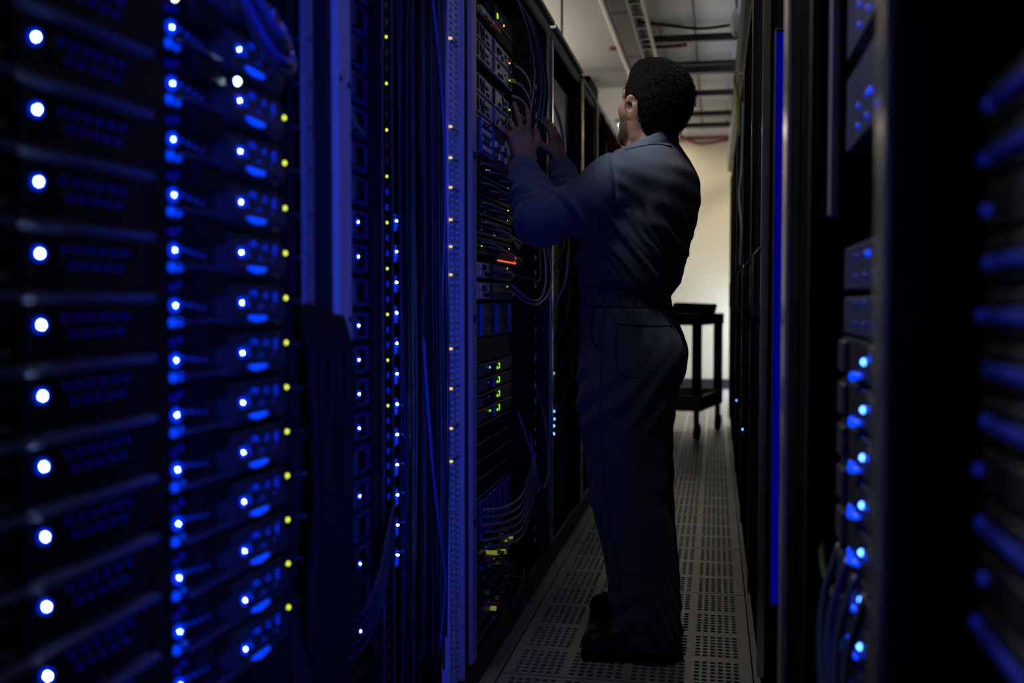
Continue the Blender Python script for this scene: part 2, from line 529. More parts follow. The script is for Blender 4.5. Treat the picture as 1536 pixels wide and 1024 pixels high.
def bezel_server():
    t = thing('rack_server', '', 'server', (XL - .02, 1.30, 0), 'rounded servers in the second left rack')
    MB().box(-.55, -.012, -.12, .20, -.034, .030, .002).build('chassis', SERVER, t)
    MB().dome((-.010, -.128, 0), .0016, squash=1.2).build('status_light', LEDW, t, True)
    MB().ring((-.012, -.128, 0), .0020, .0085, h=.004).build('halo_ring', LEDH, t, True)
    MB().box(-.0115, .012, -.098, -.026, -.056, -.024, .004).build('drive_module', GLOSSB, t)
    MB().dome((-.010, -.136, -.021), .0062, n=9).build('glow_bead', GLOWB, t, True)  # LED reflections on the glossy faces put in as glowing beads
    MB().dome((-.010, -.117, -.021), .0052, n=9).build('glow_bead', GLOWB, t, True)
    MB().dome((-.010, -.137, .022), .0052, n=9).build('glow_bead', GLOWD, t, True)
    MB().dome((-.010, -.119, .026), .0045, n=9).build('glow_bead', GLOWD, t, True)
    # rounded bezel: profile bulges out at the bottom
    prof = [(-.012, .026), (.004, .026), (.010, .022), (.013, .010), (.016, -.006), (.018, -.016), (.015, -.024), (.006, -.029), (-.012, -.030)]
    MB().prism(prof, -.018, .150).build('bezel', BEZEL, t)
    MB().box(-.010, .0085, -.016, .150, .0255, .0285, .001).build('bezel_edge', mat('edge_reflection_tint', (.22, .20, .12), .35, .5), t)  # yellowish reflection along the top edge put into the colour
    MB().dome((.0150, .004, .003), .0015, squash=1.2).build('status_light', LEDW, t, True)
    MB().ring((.0125, .004, .003), .0020, .0070, h=.004).build('halo_ring', LEDH, t, True)
    lb_ = MB()
    lb_.tube([(.0165, .020, -.0165), (.0175, .045, -.0195), (.0165, .075, -.0185)], [.0022, .0046, .0036], 8)
    lb_.build('glow_bar', GLOWB, t, True)  # highlight at the bezel bottom put in as a glowing bar
    rr = random.Random(5)
    for k in range(18):
        MB().dome((.0145, .018 + rr.random() * .10, -.010 + rr.random() * .030), .0018 + .0016 * rr.random(), n=7, rings=3).build('glow_dot', mat('blue_glow_mid', (.02, .03, .4), .3, emit=(.0, .04, 1), strength=.5), t, True)  # blue light over the bezel put in as scattered glowing dots
    MB().box(-.0115, .014, -.135, -.030, -.0215, -.0185, .001).build('tray_lip', mat('glossy_blue_grey', (.10, .12, .3), .25), t)
    for q in range(4):
        MB().dome((-.010, -.108 + q * .018, .002 - .002 * q), .0030 - .0004 * q, n=8, rings=3).build('glow_bead', mat('blue_glow_mid'), t, True)  # streak of LED light on the surface put in as glowing beads
    MB().box(-.012, .004, .158, .186, -.010, .010, .002).build('ear_bracket', BLACK, t)
    MB().dome((.004, .176, .010), .0034, n=9).build('activity_light', LEDY, t, True)
    MB().tube([(-.02, .232, .0045), (.026, .232, .0045)], .0042, 9).build('thumb_screw', BEZEL, t, True)
    return t


srvB = None
zB0 = .643 + .0684 * 12
for k in range(14):
    z = zB0 - .0684 * k
    lb = 'rounded blue server with yellow light, %s in second left rack' % ORD[k]
    if srvB is None:
        srvB = bezel_server()
        srvB['label'] = lb
        srvB.location.z = z
    else:
        dup(srvB, (XL - .02, 1.30, z), lb)
# loops of cable at the top of the second rack
for k in range(4):
    wire('patch_cable', 'glossy dark blue patch cable looping above the topmost rounded servers, %s' % ['highest loop', 'upper middle loop', 'lower middle loop', 'lowest loop'][k],
         [(XL - .03, 1.245 + .014 * k, 1.57), (XL + .012, 1.275 + .004 * k, 1.50 - .018 * k), (XL + .02, 1.36, 1.445 - .018 * k), (XL + .01, 1.43 + .008 * k, 1.445 - .014 * k), (XL - .02, 1.452 + .014 * k, 1.48)],
         .0055, CABLEB if k % 2 else mat('glossy_blue_cable', (.05, .09, .45), .2), 'loops above the rounded servers')
t = thing('indicator_lamp', 'bright cool white lamp above the topmost rounded servers', 'lamp', (XL + .0, 1.287, 1.352))
MB().dome((0, 0, 0), .0045).build('lens', LEDTOP, t, True)
MB().tube([(-.03, 0, 0), (0, 0, 0)], .006, 12).build('socket', BLACK, t, True)
t = thing('indicator_lamp', 'small warm white lamp at the top left of the rounded servers', 'lamp', (XL - .02, 1.163, 1.428))
MB().dome((0, 0, 0), .0035).build('lens', mat('led_warm_white', (.8, .8, .7), .3, emit=(.8, .8, .75), strength=12), t, True)
MB().tube([(-.03, 0, 0), (0, 0, 0)], .009, 12).build('socket', BLACK, t, True)

# black bundle hanging between second and third rack
bun = thing('cable_bundle', 'thick black cable bundle hanging over the lower half of the pale post', 'cable bundle', (-.612, 1.552, .45))
for k in range(12):
    a = k / 11
    y0 = -.085 + .15 * a
    pts = [(.0, .02 + .10 * a, .56 - .01 * k), (-.01, y0 + .03, .595 - .02 * a), (.012 + .012 * math.sin(k * 2.1), y0, .50), (.014 + .010 * math.cos(k * 1.3), y0 - .01 + .012 * math.sin(k), .30),
           (.010, y0 + .035 * (a - .2), .12), (.004, y0 + .06, -.02), (.0, y0 + .12, -.05)]
    MB().tube(curve(pts, 7), .0095, 8).build('cable', MATT, bun, True)
MB().tube([(-.015, -.075, .40), (.028, -.02, .40), (.028, .03, .40), (-.015, .075, .40)], .006, 8).build('strap', MATT, bun, True)

# ---- third left rack: recessed servers, outlet strip, hanging cables
XC = -.705
rack('black rack third from the near left end with recessed servers and hanging cables', 1.636, 2.60, XL - .004, LB, post=.012)


def flat_post(name, label, y0, y1, x, z0, z1, m, holes, r=.006):
    """a flat upright with real through holes: list of (y,z)"""
    t = thing(name, label, 'post', (x, (y0 + y1) / 2, 0))
    return t


def drilled_strip(y0, y1, z0, z1, x, thick, holes_y, pitch, hw, hh):
    """vertical strip facing +x, holes in columns at holes_y (centres), each hw x hh, real openings"""
    mb = MB()
    ys = [y0]
    for c in holes_y:
        ys += [c - hw / 2, c + hw / 2]
    ys.append(y1)
    n = int((z1 - z0) / pitch)
    zs = []
    for i in range(n):
        zb = z0 + i * pitch
        zs += [zb, zb + (pitch - hh)]
    zs.append(z0 + n * pitch)
    for j in range(len(zs) - 1):
        for i in range(len(ys) - 1):
            hole = (i % 2 == 1) and (j % 2 == 1)
            if hole:
                a, b, c, d = ys[i], ys[i + 1], zs[j], zs[j + 1]
                v = [(x, a, c), (x, b, c), (x, b, d), (x, a, d), (x - thick, a, c), (x - thick, b, c), (x - thick, b, d), (x - thick, a, d)]
                mb.add(v, [(0, 1, 5, 4), (1, 2, 6, 5), (2, 3, 7, 6), (3, 0, 4, 7)])
            else:
                a, b, c, d = ys[i], ys[i + 1], zs[j], zs[j + 1]
                mb.add([(x, a, c), (x, b, c), (x, b, d), (x, a, d)], [(0, 1, 2, 3)])
    mb.box(x - thick, x, y0 - .002, y0, z0, z1)
    mb.box(x - thick, x, y1, y1 + .002, z0, z1)
    return mb


t = thing('rack_post', 'wide pale blue lit post between the second and third left racks', 'post', (XL, 1.684, 0))
MB().box(-.03, .004, -.033, .033, .092, 2.068, .003).build('upright', PALE, t)
bl = MB()
for z in (1.435, 1.03, .50):
    bl.tube([(.0035, -.018, z), (.0055, -.018, z)], .006, 10)
    bl.tube([(.0035, .020, z - .004), (.0055, .020, z - .004)], .006, 10)
bl.build('bolt_hole', PORT, t)


def recessed_server(w0, w1, ledy, yc):
    t = thing('rack_server', '', 'server', (XC, yc, 0))
    MB().box(-.5, -.004, w0, w1, -.030, .026, .002).build('chassis', mat('server_blue_face', (.06, .075, .24), .45), t)
    MB().box(-.004, .006, ledy - .012, ledy + .006, -.026, .022, .002).build('ear_bracket', BEZEL, t)
    MB().dome((.007, ledy, 0), .0017, squash=1.2).build('status_light', LEDW, t, True)
    MB().ring((.005, ledy, 0), .0020, .0062, h=.003).build('halo_ring', LEDH, t, True)
    g = MB()
    for k in range(4):
        g.box(-.004, -.001, w0 + .06 + k * .05, w0 + .095 + k * .05, -.022, .018)
    g.build('drive_bay', GLOSSB, t)
    MB().dome((.004, ledy + .002, .018), .0018, n=7, rings=3).build('glow_bead', GLOWB, t, True)
    return t


c1 = c2 = None
noled = {2, 7, 9, 11}
for k in range(22):
    z = 1.215 + .0685 * 9 - .0685 * k
    lb = 'recessed dark server beside the pale post, %s lit row of the third left rack' % ORD[k] if k < 15 else None
    if k < 9:
        lb = 'unlit recessed server high beside the pale post, %s' % ORD[k]
    else:
        lb = 'recessed server below the unlit ones beside the pale post, %s' % ORD[k - 9]
    if c1 is None:
        c1 = recessed_server(-.19, .18, -.007, 1.955)
        c1['label'] = lb
        c1.location.z = z
        c1['group'] = 'recessed servers beside the pale post'
        for ch in list(c1.children):
            pass
        proto = c1
    else:
        dup(c1, (XC, 1.955, z), lb, skip=('status_light', 'halo_ring', 'glow_bead') if (k < 9 or k - 9 in noled) else ())
for ch in list(c1.children):
    if ch.name.split('.')[0] in ('status_light', 'halo_ring', 'glow_bead'):
        bpy.data.objects.remove(ch)


def thin_server():
    t = thing('rack_server', '', 'server', (XC, 2.36, 0), 'thin servers behind the hanging cables')
    MB().box(-.5, -.004, -.19, .20, -.026, .024, .002).build('chassis', SERVER, t)
    MB().box(-.004, .003, -.172, -.142, -.022, .020, .003).build('front_tab', mat('blue_lit_tab', (.10, .12, .45), .35), t)
    lbm = mat('led_blue_bar', (.02, .04, .5), .3, emit=(.0, .04, 1), strength=.75)
    MB().box(.003, .005, -.170, -.164, -.022, .006, .001).build('glow_bar', lbm, t)
    MB().box(.003, .005, -.156, -.150, -.020, -.004, .001).build('glow_bar', lbm, t)
    MB().box(.003, .005, -.172, -.150, .012, .0145, .001).build('glow_bar', lbm, t)
    MB().dome((.004, -.150, .002), .0018, squash=1.1).build('status_light', LEDW, t, True)
    for k in range(3):
        MB().dome((-.004, -.12 + k * .018, -.006 + .004 * (k % 2)), .0022, n=7, rings=3).build('glow_bead', GLOWB, t, True)
    return t


for k in range(12):
    z = 1.235 - .0685 * k
    lb = 'thin blue lit server behind the hanging cables, %s' % ORD[k]
    if c2 is None:
        c2 = thin_server()
        c2['label'] = lb
        c2.location.z = z
    else:
        dup(c2, (XC, 2.36, z), lb)

# vertical outlet strip with small lights
t = thing('power_strip', 'tall narrow black outlet strip with a column of small yellow lights', 'power strip', (-.665, 2.035, .12))
MB().box(-.03, 0, -.030, .030, 0, 1.90, .003).build('housing', MATT, t)
MB().box(-.002, .003, -.034, -.029, 0, 1.90, .001).build('edge_rib', BEZEL, t)
MB().box(-.002, .003, .030, .036, 0, 1.90, .001).build('edge_rib', BEZEL, t)
dots = 0
for k in range(58):
    z = .06 + k * .0315
    mm = GLOWB if 14 < k < 33 else GLOWD
    if k % 3 == 0 and 18 < k:
        MB().dome((0, -.004, z), .0028, n=8, rings=3).build('outlet_light', LEDA if k == 57 else LEDY, t, True)
    else:
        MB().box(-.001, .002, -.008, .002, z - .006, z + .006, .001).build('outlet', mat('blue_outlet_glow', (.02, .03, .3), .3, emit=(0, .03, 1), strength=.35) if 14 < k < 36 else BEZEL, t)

# perforated uprights
t = thing('rack_post', 'perforated blue lit rail with two columns of square holes', 'post', (XL, 2.45, 0))
drilled_strip(-.057, .050, .1, 2.05, .002, .02, [-.030, .020], .0155, .032, .0075).build('perforated_face', mat('blue_grey_steel', (.45, .55, .80), .5), t)
MB().box(-.03, .012, .052, .062, .092, 2.068, .002).build('edge_flange', PALE, t)
for y_, z_ in [(62, 0), (192, 0), (238, 0), (282, 0), (330, 0), (370, 0), (412, 0), (523, 0), (583, 0), (643, 0), (693, 0)]:
    z = 1.06 + (450 - y_) / 1540 * 2.47
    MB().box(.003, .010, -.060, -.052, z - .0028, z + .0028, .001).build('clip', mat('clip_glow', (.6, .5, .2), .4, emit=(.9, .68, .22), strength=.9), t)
    MB().box(.003, .007, -.050, .030, z - .0012, z + .0012).build('clip_wire', BEZEL, t)
t = thing('rack_post', 'narrow lilac lit post at the near edge of the open equipment rack', 'post', (XL, 2.643, 0))
MB().box(-.03, .006, -.027, .027, .092, 2.068, .003).build('upright', PALE, t)
mk = MB()
for z in (1.44, 1.012, .47):
    mk.box(.006, .008, -.012, -.006, z - .010, z + .010)
    mk.box(.006, .008, .004, .009, z - .012, z + .008)
mk.build('slot', PORT, t)
tag(MB().box(XL - .06, XL - .01, 2.528, 2.584, .092, 2.05, .003).build('dark_upright', BLACK), 'black upright between the perforated rail and the lilac lit post', 'post')

# hanging cables in front of the third rack
rr = random.Random(3)
for k in range(44):
    y = 2.15 + .23 * k / 43
    x = XL - .045 + .0145 * ((k * 3) % 6)
    sw = .016 * (rr.random() - .5)
    mm = [CABLE, CABLE, CABLE, MATT, CABLEB, mat('teal_cable', (.03, .08, .09), .4), mat('dark_olive_cable', (.06, .06, .03), .45)][rr.randrange(7)]
    zt, zb = 1.7 + .34 * rr.random(), .11 + .5 * rr.random() * rr.random()
    pts = [(x - .006, y, zt + .02), (x, y + sw, zt - .10), (x + .005 * (rr.random() - .5), y - sw * .6, (zt * 2 + zb) / 3), (x + .003, y + sw + .016 * (rr.random() - .5), (zt + 2 * zb) / 3), (x, y + .02 * (rr.random() - .5), zb)]
    wire('hanging_cable', 'thin dark cable hanging in the tangle in front of the third left rack', pts, 0.0016 + .0014 * rr.random(), mm, 'cables hanging in front of the third left rack', 6, 6)
wire('hanging_cable', 'bright blue cable slanting down in front of the third left rack', [(XL + .01, 2.16, 1.86), (XL + .02, 2.215, 1.66), (XL + .02, 2.27, 1.50), (XL + .015, 2.31, 1.28), (XL, 2.33, 1.0), (XL, 2.34, .6)], .0035, mat('bright_blue_cable', (.05, .09, .40), .4), None)
wire('hanging_cable', 'blue cable crossing low in front of the third left rack', [(XL + .01, 2.14, .98), (XL + .02, 2.17, .72), (XL + .02, 2.23, .55), (XL + .015, 2.30, .40), (XL - .01, 2.32, .2)], .0035, mat('bright_blue_cable'), None)
for k in range(4):
    wire('hanging_cable', 'thin sagging cable below the black bundle, %s' % ['highest of four', 'second highest of four', 'third highest of four', 'lowest of four'][k],
         [(XL + .0, 1.50 + .02 * k, .60 - .03 * k), (XL + .03, 1.62, .52 - .02 * k), (XL + .03, 1.76, .545 - .022 * k), (XL + .005, 1.95, .66 - .02 * k)], .004, CABLEB, 'sagging cables near the floor')
wire('patch_cable', 'pale teal cable curving beside the top of the pale post', [(XL - .03, 1.725, 1.51), (XL - .02, 1.74, 1.43), (XL - .02, 1.80, 1.385), (XL - .03, 1.88, 1.375)], .0045, mat('teal_grey_cable', (.10, .16, .2), .4))

# ------------------------------------------------------------------ open equipment rack
XD = -.638
rack('open black equipment rack the person is reaching into', 2.603, 4.0, XL - .004, LB, pm=BLACK, post=.01, front=True)
t = thing('rack_post', 'thin golden edged post at the far side of the open equipment rack', 'post', (XL, 3.965, 0))
MB().box(-.03, .006, -.012, .021, .092, 2.068, .003).build('upright', SILVER, t)
MB().box(-.03, -.002, -.10, -.012, .092, 2.068, .003).build('flange', BLACK, t)

DY0, DY1 = 2.70, 3.20
YC = (DY0 + DY1) / 2


def device(name, label, z0, z1, cat, chassis=SERVER, face=None, group=None, y0=DY0, y1=DY1, proud=0.):
    t = thing(name, label, cat, (XD + proud, (y0 + y1) / 2, z0), group)
    h = (y1 - y0) / 2
    H = z1 - z0
    MB().box(-.45, -.005, -h, h, .001, H - .001, .002).build('chassis', chassis, t)
    if face is not None:
        MB().box(-.005, .004, -h, h, .002, H - .002, .002).build('faceplate', face, t)
    return t, h, H


def ports(t, name, m, x, items):
    if name == 'slot':
        b = MB()
        for (y, z, w, hh) in items:
            b.box(x - .001, x + .0025, y - w / 2, y + w / 2, z - hh / 2, z + hh / 2, .0008)
        return b.build('slot_grille', m, t)
    for (y, z, w, hh) in items:
        MB().box(x - .001, x + .0025, y - w / 2, y + w / 2, z - hh / 2, z + hh / 2, .0008).build(name, m, t)


# patch panel with coloured plugs
t, h, H = device('patch_bay', 'dark patch panel with orange and yellow plugs at the top of the open rack', 1.825, 1.868, 'patch panel', BLACK, MATT)
for k in range(12):
    y = -.23 + k * .022
    m_ = [YPLUG, WHITETAG, WHITETAG, CABLEY, YPLUG, OPLUG, OPLUG, WHITETAG, OPLUG, OPLUG, CABLEY, CABLEY][k]
    MB().box(.004, .018, y - .006, y + .006, .010, .026, .002).build('plug', m_, t)
t, h, H = device('media_converter', 'small black box with tiny green and amber lights above the grey servers', 1.865, 1.925, 'network device', BLACK, MATT, None, 2.94, 3.20)
MB().box(.003, .007, -.125, .125, .003, .007).build('edge_strip', GREYD, t)
MB().dome((.004, .0, .022), .004).build('status_light', LEDA, t, True)
for k in range(4):
    MB().box(.004, .007, -.10 + k * .022, -.088 + k * .022, .018, .034, .001).build('port', [LEDG2, GREYD, GREYD, GREYD][k], t)

GL = ['upper of the top pair', 'lower of the top pair', 'upper of the second pair', 'lower of the second pair']
for k, (z1, z0) in enumerate([(1.818, 1.768), (1.766, 1.714), (1.676, 1.623), (1.621, 1.568)]):
    t, h, H = device('grey_server', 'light grey server with black ports in the open rack, %s' % GL[k], z0, z1, 'server', SERVER, GREY, 'light grey servers at the top of the open rack')
    rk = random.Random(20 + k)
    it = [(-.225, H * .5, .018, H * .7), (-.19, H * .62, .016, .02), (-.165, H * .3, .04, .016), (-.115, H * .55, .03, .008), (-.10, H * .25, .03, .008)]
    it += [(.02 + rk.random() * .14, H * (.2 + .6 * rk.random()), .006 + .014 * rk.random(), .005 + .008 * rk.random()) for _ in range(8)]
    it += [(.215, H * .5, .035, H * .78)]
    ports(t, 'port', PORT, .0045, it)
    MB().box(.004, .010, -.035, -.020, .004, H - .004, .002).build('centre_latch', [GREYD, GREYD, BLACK, BLUEMET][k], t)
    MB().tube([(.006, -.165, H * .62), (.010, -.165, H * .62)], .010, 12).build('round_port', GREYD, t, True)
    if k != 3:
        MB().dome((.005, .20, H * .5), .004).build('link_light', LEDA if k == 0 else LEDG2, t, True)
    MB().box(.006, .022, .205, .222, H * .35, H * .62, .002).build('plug', YPLUG if k in (1, 3) else BLACK, t)
tag(MB().box(XD - .35, XD - .02, DY0, DY1, 1.678, 1.712, .002).build('blanking_plate', MATT), 'recessed black blank panel between the pairs of grey servers', 'panel')

t, h, H = device('line_card_chassis', 'blue framed card chassis full of pale connectors just below the grey servers', 1.452, 1.564, 'network device', SERVER, mat('navy_face', (.02, .03, .10), .45))
fr = MB()
fr.box(.004, .012, -.215, -.203, .008, H - .006, .002).box(.004, .012, -.06, -.045, .008, H - .006, .002)
fr.box(.004, .012, -.203, -.06, .006, .014, .002).box(.004, .012, -.203, -.06, H - .014, H - .006, .002)
fr.build('card_frame', BLUEMET, t)
rk = random.Random(4)
for k in range(20):
    yy, zz = -.19 + (k % 5) * .028, .022 + (k // 5) * .022
    MB().box(.004, .011, yy - .009, yy + .006, zz, zz + .013, .001).build('connector', WHITETAG if rk.random() < .6 else GREYD, t)
for k in range(9):
    MB().box(.004, .014, -.02 + (k % 5) * .045, .0 + (k % 5) * .045, .05 - .03 * (k // 5), .068 - .03 * (k // 5), .002).build('latch', GREYD if k % 2 else WHITETAG, t)

SW = ['just under the blue framed card chassis', 'second under the blue framed card chassis', 'third under the blue framed card chassis', 'fourth under the blue framed card chassis', 'fifth under the blue framed card chassis, above the red line']
for k in range(5):
    z1 = 1.450 - .0535 * k
    t, h, H = device('network_switch', 'dark cabled switch, %s' % SW[k], z1 - .052, z1, 'switch', BLACK, mat('dark_blue_face', (.022, .025, .06), .4), 'dark switches in the open rack')
    ports(t, 'port', PORT, .0045, [(-.22 + i * .021, H * .35, .015, .012) for i in range(20)] + [(-.22 + i * .021, H * .70, .015, .012) for i in range(20)])
    rk = random.Random(60 + k)
    for q in range(5):
        MB().dome((.005, -.22 + rk.random() * .42, H * (.15 + .75 * rk.random())), .0022, n=7, rings=3).build('link_light', rk.choice([LEDC, LEDY, LEDC, WHITETAG]), t, True)
    for q in range(3):
        y0 = DY0 + .05 + .12 * q
        zz = z1 - H * (.3 + .2 * q)
        wire('patch_cable', 'blue grey patch cable running from a dark switch into the cable channel', [(XD + .004, y0, zz), (XD + .035, y0 + .03, zz - .006), (XD + .045 - .006 * q, y0 + .12, zz - .018), (XD + .030 - .006 * q, 3.23, zz - .035), (XD - .004, 3.262, zz - .045)],
             .0028, mat('blue_grey_cable', (.12, .13, .22), .4), 'patch cables of the dark switches', 6, 6)
# red glowing edge
t = thing('glow_strip', 'thin glowing red strip bent up at its far end below the dark switches', 'light', (XD + .012, 3.1, 1.176))
MB().box(0, .005, -.16, .105, -.0022, .0022, .001).build('level_bar', LEDR, t)
MB().box(0, .005, .101, .106, .0022, .021, .001).build('upright_bar', LEDR, t)
MB().box(-.006, 0, -.17, .11, -.006, .024).build('backing', BLACK, t)

for k, (z1, z0) in enumerate([(1.168, 1.117), (1.113, 1.058)]):
    t, h, H = device('router', 'grey router with round knobs and yellow plugs, %s of the two below the red strip' % ['upper', 'lower'][k], z0, z1, 'router', SERVER, mat('warm_grey_face', (.16, .155, .15), .5), 'grey routers below the red strip')
    MB().box(.004, .008, -h + .004, -.09, .005, H - .005, .002).build('left_plate', GREY, t)
    MB().box(.006, .012, -.085, -.068, .003, H - .003, .002).build('divider', BLACK, t)
    ports(t, 'port', PORT, .009, [(-.16 + .018 * i, H * .3, .008, .010) for i in range(4)] + [(-.17, H * .65, .03, .014)])
    for yy, zz in ((-.215, H * .35), (-.215, H * .72)):
        MB().box(.008, .012, yy - .006, yy + .006, zz - .007, zz + .007, .001).build('plug', WHITETAG, t)
    for q in range(8):
        MB().box(.004, .010, -.03 + q * .02, -.018 + q * .02, H * .45, H * .70, .001).build('terminal', CABLEY if k else GREYD, t)
    for q in range(5):
        MB().box(.004, .022, .150 + q * .018, .160 + q * .018, H * (.25 + .12 * (q % 3)), H * (.25 + .12 * (q % 3)) + .012, .002).build('connector', YPLUG if q % 2 else BLACK, t)
    MB().dome((.005, .17, H * .8), .0028, n=7, rings=3).build('link_light', LEDG2, t, True)

t, h, H = device('card_chassis', 'card chassis with two tall panels edged in bright blue', .956, 1.055, 'network device', SERVER, CARD)
for (a, b) in ((-.19, -.055), (.0, .165)):
    MB().box(.004, .010, a, b, .010, H - .010, .001).build('card', mat('card_dark_mesh', (.03, .03, .03), .5, bump=.5, bscale=350), t)
for y in (-.205, .0 - .012, .165):
    MB().box(.004, .016, y - .007, y + .007, .006, H - .006, .003).build('card_rail', BLUEMET, t)
rk = random.Random(9)
for q in range(16):
    MB().box(.010, .012, -.18 + (q % 4) * .03 + (.19 if q > 7 else 0), -.168 + (q % 4) * .03 + (.19 if q > 7 else 0), .02 + .04 * (q // 4 % 2), .03 + .04 * (q // 4 % 2), .0005).build('terminal', CABLEY if rk.random() < .4 else GREYD, t)
tag(MB().box(XD - .35, XD - .001, DY0, DY1, .886, .954, .002).build('blanking_plate', mat('blank_black', (.02, .02, .02), .55)), 'tall plain black blank panel in the middle of the open rack', 'panel')
for k in range(4):
    z1 = .884 - .0415 * k
    t, h, H = device('slim_server', 'slim server with green lights below the blank panel, %s' % ORD[k], z1 - .040, z1, 'server', SERVER, mat('slim_face', (.03, .03, .036), .4), 'slim servers with green lights')
    MB().box(.004, .008, -h + .005, h - .005, H - .006, H - .003, .001).build('top_edge', GREYD, t)
    ports(t, 'drive_bay', mat('bay_grey', (.06, .06, .07), .45), .0045, [(-.22 + .022 * i, H * .45, .016, H * .6) for i in range(4)])
    rk = random.Random(30 + k)
    MB().dome((.005, -.10 + .03 * rk.random(), H * .6), .0038, n=9).build('status_light', [LEDC, WHITETAG, WHITETAG, LEDG2][k], t, True)
    for q in range(3):
        MB().box(.004, .007, .02 + .012 * q, .029 + .012 * q, H * .3, H * (.5 + .12 * q), .001).build('activity_light', LEDG2 if q != 1 else GREYD, t)
    MB().box(.004, .010, -.03, -.024, .004, H - .008, .001).build('divider', [BLACK, BLUEMET, BLACK, BLUEMET][k], t)
for k in range(4):
    z1 = .716 - .0485 * k
    t, h, H = device('vent_cover', 'black slotted vent panel, %s of the four in the lower open rack' % ORD[k], z1 - .047, z1, 'panel', MATT, BLACK, 'slotted vent panels')
    ports(t, 'slot', PORT, .0045, [(-.225 + .0155 * i, H * .5, .006, H * .6) for i in range(30)])
    MB().box(.004, .007, -h, h, H - .004, H - .001, .001).build('top_edge', GREYD, t)
t, h, H = device('storage_box', 'blue lit storage box with tall bays behind the looping grey cables', .385, .520, 'storage device', SERVER, mat('storage_face', (.03, .04, .12), .4))
for k in range(5):
    MB().box(.004, .012, -.22 + k * .085, -.165 + k * .085, .012, H - .012, .003).build('bay_door', mat('bay_blue', (.05, .07, .24), .4), t)
for k, (z1, z0) in enumerate([(.372, .262), (.250, .110)]):
    t, h, H = device('network_switch', ['dark switch crowded with yellow green plugs below the storage box', 'lowest dark switch with few yellow green plugs near the floor'][k], z0, z1, 'switch', BLACK, mat('deep_blue_face', (.02, .025, .07), .4), 'switches with yellow green plugs')
    rk = random.Random(80 + k)
    for q in range([26, 14][k]):
        yy, zz = -.22 + .42 * rk.random(), .012 + (H - .03) * rk.random()
        MB().box(.004, .010 + .012 * rk.random(), yy, yy + .006 + .008 * rk.random(), zz, zz + .004 + .010 * rk.random(), .001).build('plug', rk.choice([mat('plug_glow', (.4, .45, .03), .4, emit=(.5, .55, .05), strength=.28), YPLUG, BLUEMET, GREYD]), t)
    ports(t, 'port', PORT, .0045, [(-.215 + i * .022, H * .25, .016, .014) for i in range(20)] + [(-.215 + i * .022, H * .75, .016, .014) for i in range(20)])
    for q in range(5):
        y0 = DY0 + .06 + .38 * rk.random()
        zz = z0 + H * (.3 + .6 * rk.random())
        wire('patch_cable', 'dark patch cable drooping from the switches near the floor', [(XD, y0, zz), (XD + .05, y0 + .03, zz - .01), (XD + .055, y0 + .10, zz - .06), (XD + .03, y0 + .2, zz - .03)], .0035, [CABLE, CABLEY, CABLE, CABLEB, CABLER][q], 'cables drooping from the switches near the floor', 6, 6)

# cables out of the open rack
for k, (z, dz) in enumerate([(1.79, -.02), (1.74, -.025), (1.695, -.02), (1.645, -.02), (1.59, -.02)]):
    wire('patch_cable', 'grey patch cable leaving the light grey servers sideways, %s' % ORD[k], [(XD + .012, 3.165, z), (XD + .03, 3.22, z - .004), (XD + .035, 3.32, z + dz), (XD + .02, 3.42, z + dz * 2), (XD - .02, 3.50, z + dz * 3)], .0048, CABLEG, 'grey cables of the light grey servers')
for k, (z0, lo, ye) in enumerate([(1.105, 1.065, 3.72), (1.085, 1.052, 3.84), (1.14, 1.13, 3.60)]):
    wire('patch_cable', ['grey cable looping right from the upper router', 'grey cable looping lowest from the lower router', 'dark grey cable leaving the upper router nearly level'][k],
         [(XD + .015, 3.16, z0), (XD + .04, 3.28, lo), (XD + .05, 3.45, lo - .002), (XD + .04, ye - .08, lo + .06), (XD + .02, ye, lo + .18), (XD - .02, ye + .02, lo + .30)], .0042, [CABLEG, CABLEG, GREYD][k], 'grey cables of the routers')
for k in range(6):
    z0 = .475 - .021 * k
    wire('patch_cable', 'grey cable sweeping from the storage box to the channel, %s' % ORD[k], [(XD + .02, 2.72 + .012 * (k % 2), z0 + .012), (XD + .05, 2.86, z0 - .008), (XD + .06, 3.08, z0 - .012 - .004 * k), (XD + .05, 3.28 + .022 * k, z0 + .04), (XD + .035, 3.36 + .03 * k, .56 - .03 * k), (XD - .03, 3.38 + .05 * k, .74 - .03 * k)],
         .0045, mat('mid_grey_cable', (.22, .22, .26), .4), 'grey cables of the storage box')
wire('patch_cable', 'dark grey cable hanging in a big loop in the cable channel', [(XD + .02, 3.44, .60), (XD + .05, 3.42, .46), (XD + .05, 3.56, .40), (XD + .04, 3.72, .46), (XD + .02, 3.74, .62), (XD, 3.66, .74)], .0045, mat('mid_grey_cable'))
